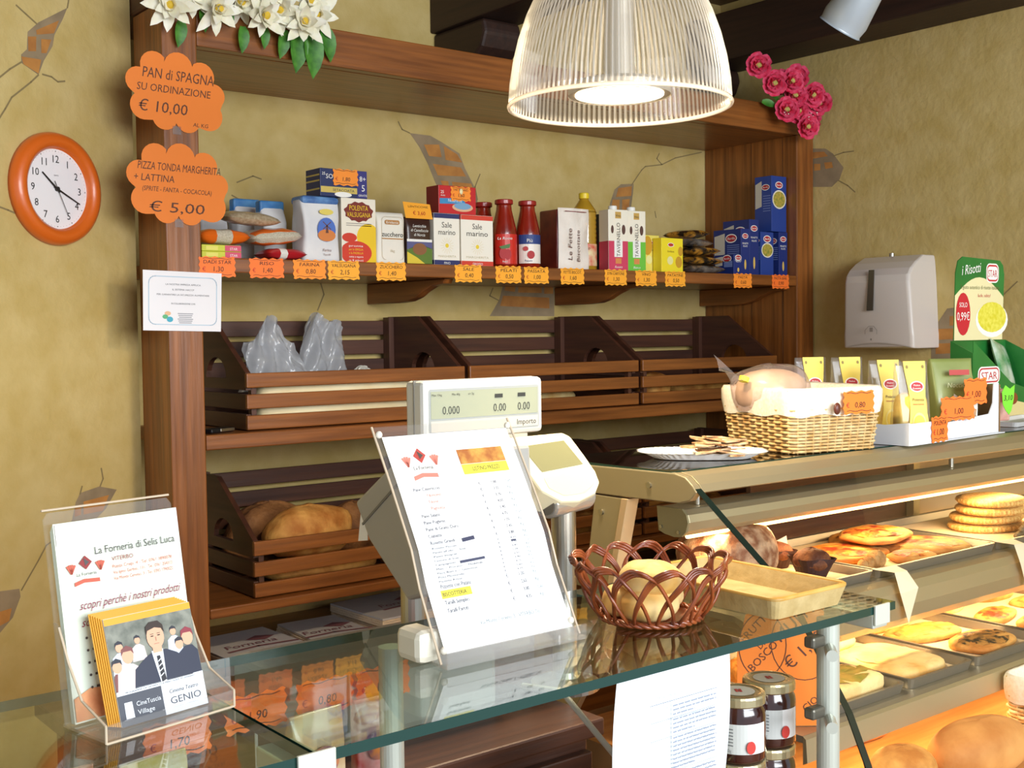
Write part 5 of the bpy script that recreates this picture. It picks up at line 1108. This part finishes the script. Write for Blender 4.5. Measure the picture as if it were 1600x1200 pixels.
for k in range(6):
    o = MB(); o.tube([(-.06, 0, 0), (-.02, .003, .001), (.03, -.003, 0), (.065, 0, .001)], [.005, .007, .007, .005], 8); tag(o.build('breadstick', mat('dark_breadstick', '#5c4a34', .7, 0, '#8a7654', 30), loc=(2.80+.012*k, 1.49+.004*(k % 2), zt+.008+.0135*(k // 2)), rot=(0, 0, .25-.08*(k % 2)), smooth=True), 'dark seeded breadstick in the bundle before the crimped pies', 'breadstick', 'bundle of breadsticks')
for k, x in enumerate((2.13, 2.61)):
    b = MB(); b.add([(x-.035, 1.4435, SZ+.026), (x+.055, 1.4435, SZ+.022), (x+.050, 1.386, SZ-.015), (x+.012, 1.384, SZ-.085), (x-.015, 1.386, SZ-.02), (x, 1.41, SZ+.019), (x+.045, 1.41, SZ+.017)], [(0, 5, 6, 1), (5, 4, 2, 6), (4, 3, 2)])
    tag(b.build('parchment_sheet', mat('waxed_paper', '#e6d3b4', .6)), ['corner of waxed paper hanging below the pizza tray', 'corner of waxed paper hanging below the pie tray'][k], 'paper')
# paper flags behind
for k, (x, y) in enumerate(((2.08, 1.735), (2.19, 1.765))):
    b = MB(); b.add([(x-.05, y, zt), (x+.03, y-.01, zt), (x+.035, y, zt+.035), (x-.045, y+.01, zt+.012)], [(0, 1, 2, 3)]); tag(b.build('parchment_sheet', mat('waxed_paper', '#e6d3b4')), ['left curled paper edge behind the muffins', 'right curled paper edge behind the muffins'][k], 'paper')
zd = DZ_+.0048
slab('thick green-topped focaccia at the front left of the lower deck', 1.865, 1.36, zd, .10, .055, .026, PALE, 41, .0, 'focaccia', 'focaccia', mat('herb_top', '#b08a3a', .5, 0, '#7f7a2c', 30), .5, .02)
slab('golden focaccia behind the green-topped one', 1.865, 1.52, zd, .10, .07, .024, CRUST, 42, .0, 'focaccia', 'focaccia', CHZ, .55, .03)
slab('pale flat focaccia filling the second tray', 2.112, 1.41, zd, .088, .095, .014, PALE, 43, 0, 'focaccia', 'focaccia', mat('plain_top', '#dfae62', .5, 0, '#efd08c', 12), .45, .015)
slab('long pale bread at the back of the second tray', 2.112, 1.575, zd, .085, .045, .022, PALE, 44, 0, 'focaccia', 'focaccia', None, .8)
slab('long golden bread with herbs at the back of the third tray', 2.372, 1.60, zd, .115, .038, .022, PALE, 45, .05, 'focaccia', 'focaccia', CHZ, .8)
slab('cheese pizza in the middle of the third tray', 2.36, 1.49, zd, .11, .05, .014, CRUST, 46, -.1, top=CHZ)
slab('oval pizza with dark olives at the front of the third tray', 2.395, 1.365, zd, .098, .056, .014, CRUST, 47, .1, top=OLV)
slab('golden oval flatbread raised at the back of the lower deck', 2.635, 1.60, zd, .078, .042, .030, PALE, 48, .2, 'focaccia', 'focaccia', mat('plain_top', '#dfae62'), .9)
slab('wide golden flatbread at the back right of the lower deck', 2.83, 1.595, zd, .088, .045, .034, CRUST, 49, .0, 'focaccia', 'focaccia', CHZ, .9)
slab('thin red pizza strip in the fourth tray', 2.645, 1.475, zd, .09, .04, .010, CRUST, 50, .25, top=TOMT)
slab('thin red pizza at the front of the fourth tray', 2.68, 1.37, zd, .10, .05, .010, CRUST, 51, .15, top=TOMT)
slab('thin golden strip at the right of the fourth tray', 2.86, 1.48, zd, .08, .05, .010, CRUST, 52, -.1, top=CHZ)
zf = .7005
loaf('large smooth golden loaf on the bottom display shelf', (2.08, 1.19, zf), .13, .06, .055, bread_mat('smooth_crust', '#b87434', '#d99a54', 5, .1), 22, -.1, amp=.02)
loaf('round golden roll at the left of the bottom display shelf', (1.86, 1.215, zf), .075, .055, .05, CRUST, 23, amp=.03)
loaf('golden roll behind the large smooth loaf on the bottom shelf', (2.05, 1.46, zf), .11, .07, .05, CRUST, 24)
# ------------------------------------------------------------------ lined wicker baskets
STRAW = mat('straw_cane', '#c49a5a', .55, 0, '#e2c690', 40)
def rr_path(w, d, r, n): 
    base = rnd_rect(-w/2, -d/2, w/2, d/2, r, 3); P = [Vector((x, y, 0)) for x, y in base]; P.append(P[0]); L = [0]
    for a, b in zip(P, P[1:]): L.append(L[-1]+(b-a).length)
    out = []
    for k in range(n):
        s = L[-1]*k/n; i = max(j for j in range(len(L)-1) if L[j] <= s); f_ = (s-L[i])/max(1e-9, L[i+1]-L[i]); q = P[i].lerp(P[i+1], f_); tg = (P[i+1]-P[i]).normalized(); out.append((q, Vector((tg.y, -tg.x, 0))))
    return out
def lined_basket(label, loc, rz, w, d, h, lh, flare=.9, rows=15, stakes=44):
    t = thing('lined_basket', label, 'basket', loc, rz)
    b = MB(); hb = h-lh*.6
    for r_ in range(rows):
        z = .004+(hb-.006)*r_/(rows-1); k = flare+(1-flare)*z/h; P = rr_path(w*k, d*k, .02, stakes*3)
        b.tube([(q+n*.0028*math.sin(PI*(i/3)+PI*(r_ % 2)))+Vector((0, 0, z)) for i, (q, n) in enumerate(P)], (hb/rows)*.46, 5, True)
    b.build('woven_rows', STRAW, t, smooth=True)['kind'] = 'stuff'
    b = MB(); P0 = rr_path(w*flare, d*flare, .02, stakes); P1 = rr_path(w, d, .02, stakes)
    for (q0, n0), (q1, n1) in zip(P0, P1): b.tube([q0, q1+Vector((0, 0, h))], .0022, 5)
    b.build('stakes', STRAW, t, smooth=True)['kind'] = 'stuff'
    MB().box(-w*flare/2+.004, -d*flare/2+.004, .001, w*flare/2-.004, d*flare/2-.004, .005).build('base', STRAW, t)
    N = 60; prof = [(1.045, h-lh, .004), (1.05, h-lh*.5, .006), (1.035, h-.004, .005), (1.0, h+.005, .003), (.95, h, .0), (.90, h-lh, 0), (.86, .012, 0)]
    v = []
    for k, z, am in prof:
        kk = k*(flare+(1-flare)*z/h)
        v += [(q+n*am*math.sin(i*2.3)*.35)+Vector((0, 0, z+ (am*.8*math.sin(i*.9) if z < h-lh*.8 else 0))) for i, (q, n) in enumerate(rr_path(w*kk, d*kk, .025, N))]
    f = [(j*N+i, j*N+(i+1) % N, (j+1)*N+(i+1) % N, (j+1)*N+i) for j in range(len(prof)-1) for i in range(N)]+[tuple((len(prof)-1)*N+i for i in range(N))]
    MB().add(v, f).build('cloth_liner', LINER, t, smooth=True); return t
LINER = mat('cream_check_cloth', '#efe8d8', .8, 0, '#e4dac4', 160, bump=.1, bscale=150)
B1 = lined_basket('straw basket with cream cloth lining on top of the display case', (2.145, 1.662, 1.2825), -.2, .26, .25, .135, .055)
tt = price_tag('orange handwritten card reading 0,80 euro pinned on the lined basket', (2.160, 1.519, 1.2825+.082), None, '0,80', .085, .048, mat('orange_sign_card', '#ee7f20'), -.2, 0, 'price cards on the display case')
tag(MB().blob(.010, .006, .013, (0, 0, .013), 12, 8).build('button', mat('brown_button', '#5a2a1c', .4), loc=(2.095, 1.527, 1.2825+.082), smooth=True), 'round brown wooden button on the cloth of the lined basket', 'button')
bb = thing('bread_bag', 'clear bag with white bread tied with a yellow clip in the lined basket', 'bag', (2.09, 1.70, 1.2825+.070), .0)
MB().blob(.092, .080, .058, (0, 0, .060), 26, 16, .85, .05, 3).build('plastic_film', thin('pinkish_film', '#f2e8ea', rough=.2, frosted=.16, frost_col='#efe6e6', ior=1.5), bb, smooth=True)
MB().blob(.08, .07, .05, (.0, 0, .056), 22, 12, .8, .03, 4).build('white_bread', bread_mat('white_bread', '#d9c19a', '#ecdcbc', 8, .1), bb, smooth=True)
b = MB(); b.grid(lambda u, v: (-.09-.07*v+.008*math.sin(9*u), (u-.5)*.012*(1+4*v*v), .085+.020*v+.055*(u-.5)*v+.010*math.sin(11*u+3*v)*v), 10, 8); b.build('gathered_end', thin('pinkish_film', '#f2e8ea'), bb, smooth=True)
MB().tube([(-.094, 0, .082), (-.090, 0, .092)], .011, 12).build('yellow_clip', mat('yellow_clip', '#e6e23a', .4), bb)
lined_basket('straw basket with white cloth lining on the bottom display shelf', (2.42, 1.178, .7005), .0, .32, .135, .135, .05, rows=13)
loaf('golden loaf inside the white-lined basket on the bottom display shelf', (2.42, 1.178, .72), .10, .038, .055, CRUST, 25)
# ------------------------------------------------------------------ paper plate with crisps
pt = thing('paper_tray', 'white scalloped paper tray of crisp flatbread pieces on the case', 'tray', (1.835, 1.675, 1.2820), -.75)
N = 96
def rim(k, z, sc_): return [((.125+.004*sc_*math.cos(i*PI))*k*math.copysign(abs(math.cos(2*PI*i/N))**.7, math.cos(2*PI*i/N)), (.075+.004*sc_*math.cos(i*PI))*k*math.copysign(abs(math.sin(2*PI*i/N))**.7, math.sin(2*PI*i/N)), z) for i in range(N)]
v = rim(.8, .001, 0)+rim(.97, .012, .3)+rim(1.06, .015, 1); f = [tuple(range(N))]+[(r_*N+i, r_*N+(i+1) % N, (r_+1)*N+(i+1) % N, (r_+1)*N+i) for r_ in range(2) for i in range(N)]
MB().add(v, f).build('paper_tray_shell', mat('white_card_tray', '#e9e6e2', .6), pt, smooth=False)
rn = random.Random(12); CRK = bread_mat('crisp_bread', '#9a6a40', '#dcbf94', 26, .3)
for k in range(20):
    a = rn.uniform(0, 6.28); r_ = rn.uniform(.015, .075)*(1-k/40); x, y = 1.855+r_*math.cos(a)*1.1, 1.66+r_*math.sin(a)
    b = MB(); n = 9; pts = [((.034+rn.uniform(-.012, .01))*math.cos(2*PI*i/n), (.020+rn.uniform(-.006, .006))*math.sin(2*PI*i/n)) for i in range(n)]
    th = Face((0, 0, 0), (1, 0, 0), (0, 1, 0)); b.plate(th, pts, .003)
    tag(b.build('crisp_piece', CRK, loc=(x, y, 1.2865+.0019*k), rot=(rn.uniform(-.12, .12), rn.uniform(-.12, .12), rn.uniform(0, 6))), 'broken piece of crisp flatbread on the white paper tray', 'crisp', 'crisp flatbread pieces on the paper tray')
# ------------------------------------------------------------------ carton with bags of polenta
cx = thing('display_carton', 'low white cardboard display carton on the case, holding yellow bags', 'carton', (2.33, 1.505, 1.2825), .06)
CARDW = mat('white_cardboard', '#d9dce0', .7); CARDB = mat('brown_cardboard', '#8f7048', .8)
MB().box(0, 0, 0, .46, .20, .002).build('carton_base', CARDW, cx)
MB().prism([(-.0005, .0), (.19, .0), (.19, .052), (.06, .045), (-.0005, .052)], 'x', -.0025, .0).build('carton_end', CARDW, cx)
MB().prism([(0, 0), (.165, 0), (.165, .050), (0, .050)], 'y', -.003, -.0005).build('carton_front', CARDW, cx)
MB().prism([(.166, 0), (.45, 0), (.45, .125), (.425, .125), (.42, .075), (.40, .05), (.166, .040)], 'y', .012, .0145).build('carton_front_right', CARDW, cx)
MB().prism([(0, 0), (.46, 0), (.46, .09), (0, .06)], 'y', .197, .2).build('carton_back', CARDB, cx)
MB().box(.4605, .014, .002, .463, .197, .12).build('carton_end', CARDB, cx)
YL = mat('polenta_label', '#e9d25a', .5); PM = mat('polenta_flour', '#e2c04a', .7, 0, '#d9b23c', 80)
def polenta_bag(label, x, y, rz, h=.185):
    t = thing('polenta_bag', label, 'bag', (x, y, 1.2850), rz, 'polenta bags in the white carton'); w, d = .082, .05
    o = bag(t, w, d, h, FILM, 'clear_bag', pinch=.75, amp=.01, topd=.06)
    MB().blob(w*.46, d*.44, .055, (0, d/2, .058), 18, 12, .5, .02, 2).build('polenta_flour', PM, t, smooth=True)
    p = MB(); tp = .75
    def fy(z): s = max(0, (z/h-1+tp)/tp)**1.3; return d/2-d/2*(1-.94*s)-.0016
    b = MB(); b.grid(lambda u, v: ((u-.5)*(.040+.016*math.cos(PI*v)**2)+.006, fy(.004+(h-.003)*v)-.0008, .004+(h-.003)*v), 2, 16); L = b.build('paper_label', YL, t, smooth=True)
    class C_:
        def __call__(s, a, b_, off=0): return Vector((a+.006, fy(b_)-.0016-off, b_))
    F = C_(); p.ell(F, 0, .128, .018, .0125, 0).ell(F, 0, .128, .015, .010, 1, .0007).text(F, 'Molino', 0, .129, .006, 0, .001, align=.5).text(F, 'Rossetto', 0, .122, .006, 0, .001, align=.5)
    p.text(F, 'Polenta', 0, .095, .010, 2, align=.5, shear=.2).text(F, 'istantanea', 0, .086, .007, 1, align=.5, shear=.2).ell(F, 0, .045, .017, .024, 3).ell(F, 0, .045, .014, .018, 4, .0007)
    for s in (-1, 1): p.ell(F, s*.020, h-.012, .003, .004, 5)
    p.build('label_print', [WHITE, flat('b0242a'), flat('6a4a28'), flat('f0e08a'), flat('e9c84a'), flat('8a7a3a')], t, fix=False)
polenta_bag('yellow-labelled polenta bag at the front corner of the white carton', 2.388, 1.525, -.45)
polenta_bag('yellow-labelled polenta bag third from the left, behind the front one', 2.455, 1.640, -.5)
polenta_bag('yellow-labelled polenta bag second from the left, behind the lined basket', 2.478, 1.765, -.5, .19); polenta_bag('yellow-labelled polenta bag furthest left, behind the lined basket', 2.430, 1.840, -.5, .19)
gb = thing('flour_bag', 'olive green bag of meal with white panel in the carton', 'bag', (2.645, 1.575, 1.2850), -.45)
bag(gb, .115, .07, .185, mat('olive_film', '#7f8a4a', .4, 0, '#8f9a5c', 8, coat=.4), pinch=.6, amp=.03, topd=.1, seed=31)
p = MB(); F = Face((0, -.004, 0), (1, 0, 0), (0, .10, 1)); p.poly(F, [(-.02, .035), (.05, .03), (.055, .085), (.02, .08), (-.01, .10)], 0, .004).poly(F, [(-.006, .04), (.045, .035), (.05, .06), (.02, .07)], 1, .0045).rect(F, -.025, .145, .030, .158, 2, .012).text(F, 'Nocciola', .0, .115, .017, 3, .010, align=.5, shear=.2).rect(F, -.045, .06, -.022, .068, 2, .004)
p.build('label_print', [flat('d9dcd2'), mat('nut_picture', '#7a4a30', .6, 0, '#b08a60', 50), flat('b03a34'), flat('c4cc9c')], gb, fix=False)
price_tag('orange price tag reading polenta 1,00 euro on the front of the carton', (2.455, 1.5075, 1.2825+.002), 'POLENTA', '1,00', .072, .058, ORANGE, .06, 0, 'price cards on the display case')
price_tag('left one of two large orange 1,00 euro tags behind the carton front', (2.560, 1.525, 1.2825+.045), None, '1,00', .115, .055, ORANGE, -.15, 0, 'price cards on the display case')
price_tag('right one of two large orange 1,00 euro tags, against the green bag', (2.655, 1.535, 1.2825+.078), None, '1,00', .085, .062, ORANGE, -.1, 0, 'price cards on the display case')
# ------------------------------------------------------------------ rice display stand
rs = thing('rice_display', 'green cardboard risotto display stand with tall header card', 'display stand', (3.25, 1.80, 1.2825), .0)
DG = mat('display_green', '#1d6b2a', .4, 0, '#2a7d36', 6); W_, D_ = .30, .15
MB().prism([(0, 0), (.07, 0), (.07, .225), (0, .19)], 'x', -.151, -.1485).build('side_panel', DG, rs); MB().prism([(0, 0), (.07, 0), (.07, .225), (0, .19)], 'x', .1485, .151).build('side_panel', DG, rs)
MB().prism([(-.1484, 0), (.1484, 0), (.1484, .08), (.06, .10), (-.1484, .225)], 'y', 0, .0025).build('front_panel', DG, rs)
MB().prism([(-.1484, 0), (.1484, 0), (.1484, .225), (-.1484, .225)], 'y', .0675, .07).build('back_panel', DG, rs)
HP = [(-.150, .225), (.115, .225), (.125, .42), (.118, .448), (.10, .462), (-.105, .468), (-.130, .455), (-.142, .42)]
MB().prism(HP, 'y', .060, .0625).build('header_card', DG, rs)
p = MB(); F = front(.060)
arcp = [(-.146+.264*i/12, .355+.055*math.sin(PI*i/12)) for i in range(13)]
p.poly(F, [(-.149, .226), (.114, .226), (.120, .350)]+arcp[::-1], 0).text(F, 'i Risotti', -.06, .42, .040, 1, .0008, w=.10, align=.5, shear=.25, rot=.12).poly(F, rnd_rect(.022, .395, .092, .452, .018), 1, .0007).poly(F, rnd_rect(.026, .399, .088, .448, .015), 2, .001).poly(F, rnd_rect(.028, .404, .086, .443, .013), 1, .0012).text(F, 'STAR', .057, .412, .030, 2, .0016, w=.05, align=.5)
p.text(F, 'Il gusto autentico di risotto italiano', -.01, .375, .016, 3, .0008, w=.21, align=.5).text(F, 'facile, subito!', .01, .352, .014, 2, .0008, w=.07, align=.5, shear=.2)
p.ell(F, .055, .285, .095*.95, .052, 1, .0009).ell(F, .055, .293, .080, .045, 4, .0012).ell(F, -.103, .302, .038, .062, 2, .0014).text(F, 'SOLO', -.103, .322, .020, 1, .0018, w=.042, align=.5).text(F, '0,99€', -.103, .284, .034, 1, .0018, w=.066, align=.5)
p.build('header_print', [flat('e6dca8'), WHITE, flat('c2202e'), flat('6a6a3a'), mat('risotto_picture', '#d3c92a', .6, 0, '#e6de5a', 70)], rs, fix=False)
p = MB(); F = front(0)
p.poly(F, rnd_rect(-.125, .100, -.005, .150, .020), 1).poly(F, rnd_rect(-.120, .104, -.010, .146, .017), 2, .0008).poly(F, rnd_rect(-.116, .108, -.014, .142, .014), 1, .0011).text(F, 'STAR', -.065, .113, .031, 2, .0015, w=.085, align=.5).text(F, 'i Risotti', -.065, .062, .034, 1, .0008, w=.12, align=.5, shear=.25, rot=.05)
p.poly(F, [(-.148, .001), (.148, .001), (.148, .035), (.05, .050), (-.148, .040)], 0, .0006).ell(F, .07, .052, .026, .018, 3, .0010).ell(F, .02, .034, .024, .012, 4, .0010)
p.build('front_print', [flat('e0cf90'), WHITE, flat('c2202e'), flat('8a4a24'), flat('e6e0c0')], rs, fix=False)
pillow('rice_sachet', 'green clear-wrapped rice sachet leaning in the green stand', 'packet', (3.32, 1.832, 1.2825+.155), .10, .14, .022, mat('green_sachet', '#3f8f4a', .25, 0, '#c9d6c4', 14, coat=.6), (1.2, .25, .1), None, 2)
tg_ = thing('green_tag', 'bright green leaf-shaped tag reading 3,10 beside the carton', 'price tag', (2.925, 1.60, 1.3165), -.1)
MB().plate(front(), [(-.022, .028), (-.026, .06), (-.012, .078), (.008, .068), (.028, .078), (.024, .04), (.014, .01), (.004, .0), (-.01, .012)], .001).build('card', mat('neon_green', '#7ddc3a', .5), tg_)
MB().text(front(-.001), '3,10', 0, .038, .020, 0, w=.036, align=.5, shear=.15).build('handwriting', TAG_I, tg_)
t = thing('pink_packet', 'small pink packet standing behind the green tag', 'packet', (2.955, 1.635, 1.2965), -.2); MB().box(-.035, 0, 0, .035, .03, .085).build('carton', mat('pink_film', '#c98a80', .4, 0, '#d9b0a0', 30, coat=.3), t, bevel=.004); MB().rect(front(), -.03, .05, .03, .075, 0).build('printed_panel', flat('b04a5a'), t)
wt = thing('white_tray', 'white plastic tray at the right end of the case top', 'tray', (3.09, 1.655, 1.2825), .12); traymesh(.30, .11, .013, .008).build('tray_shell', mat('white_plastic', '#dcdcd8', .4), wt)
# ------------------------------------------------------------------ towel dispenser on the right wall
td = thing('towel_dispenser', 'white plastic paper towel dispenser mounted on the right wall', 'dispenser', (4.0795, 2.665, 1.468), -PI/2)
b = MB(); NZ, NU = 14, 16; w_, h_, dp_ = .31, .355, .20
def dsp(u, v):
    z = v*h_; k = .86+.14*(1-v)**.6 if v > .15 else 1.0; dd = dp_*(1-.62*max(0, v-.72)/.28*max(0, v-.72)/.28)*(1-.10*(1-v)); a = (u-.5)*2
    x = w_/2*k*math.copysign(min(1, abs(a)*1.35), a) if abs(a) < .74 else math.copysign(w_/2*k, a)
    y = -dd*(1-.10*abs(a)**2) if abs(a) < .74 else -dd*.945*(1-abs(a))/.26
    return (x, y, z+(.018*(1-(x/(w_/2))**2) if v < .01 else 0))
b.grid(dsp, 40, NZ); N1 = 41; top = [NZ*N1+i for i in range(N1)]; bot = list(range(N1)); b.f.append(tuple(top)); b.m.append(0); b.f.append(tuple(bot[::-1])); b.m.append(0)
DSW = mat('dispenser_white', '#d9d0c8', .25, coat=.4)
b.build('housing', DSW, td, smooth=False, bevel=.006)
F = Face((0, -dp_*.985, 0), (1, 0, 0), (0, .02, 1)); p = MB()
MB().plate(F, [(-.028, .145), (-.0, .145), (.003, .30), (-.020, .30)], .004, .004).build('view_slot', mat('smoked_slot', '#4c463e', .2), td)
p.stroke(F, [(-.03, .055), (-.03, .07), (-.015, .085), (.008, .085), (.022, .07), (.022, .055)], .002, 0, .012).rect(F, -.01, .064, .004, .080, 0, .012).ell(F, -.003, .035, .004, .004, 0, .012); p.build('pictogram', flat('9a928a'), td)
MB().lathe([(.010, h_-.002), (.010, h_+.012), (.006, h_+.014)], 16, (-.005, -.07, 0)).build('key_lock', STEEL, td)
# ------------------------------------------------------------------ muffin sign in the case
ms = thing('muffin_sign', 'orange hand-drawn sign with ovals pricing muffins at 1,10 euro', 'sign', (1.664, 1.305, .846), -.66)
MB().plate(front(), [(-.10, .0), (.075, .0), (.08, .215), (.0, .225), (-.085, .20), (-.10, .13)], .001).build('card', CARD, ms)
b = MB()
for k, (x, z, rx, rz) in enumerate(((-.055, .145, .042, .058), (.020, .150, .060, .068), (.085, .085, .040, .06))):
    pts = [(x+rx*math.cos(2*PI*i/28), z+rz*math.sin(2*PI*i/28)) for i in range(29)]; b.stroke(front(-.001), [q for q in pts if q[0] < .079], .0016, 0)
F = front(-.001)
b.text(F, 'FRUTTI', -.086, .150, .020, 0, rot=.8).text(F, 'DI', -.058, .138, .014, 0, rot=.8).text(F, 'BOSCO', -.072, .098, .020, 0, rot=.8).text(F, 'MUFFIN', -.022, .150, .032, 0, rot=.75).text(F, '€ 1,10', -.005, .100, .032, 0, rot=.75).text(F, 'CIOCC.', .022, .025, .018, 0, rot=.7)
b.build('handwriting', mat('sign_ink', '#5a2f18'), ms)
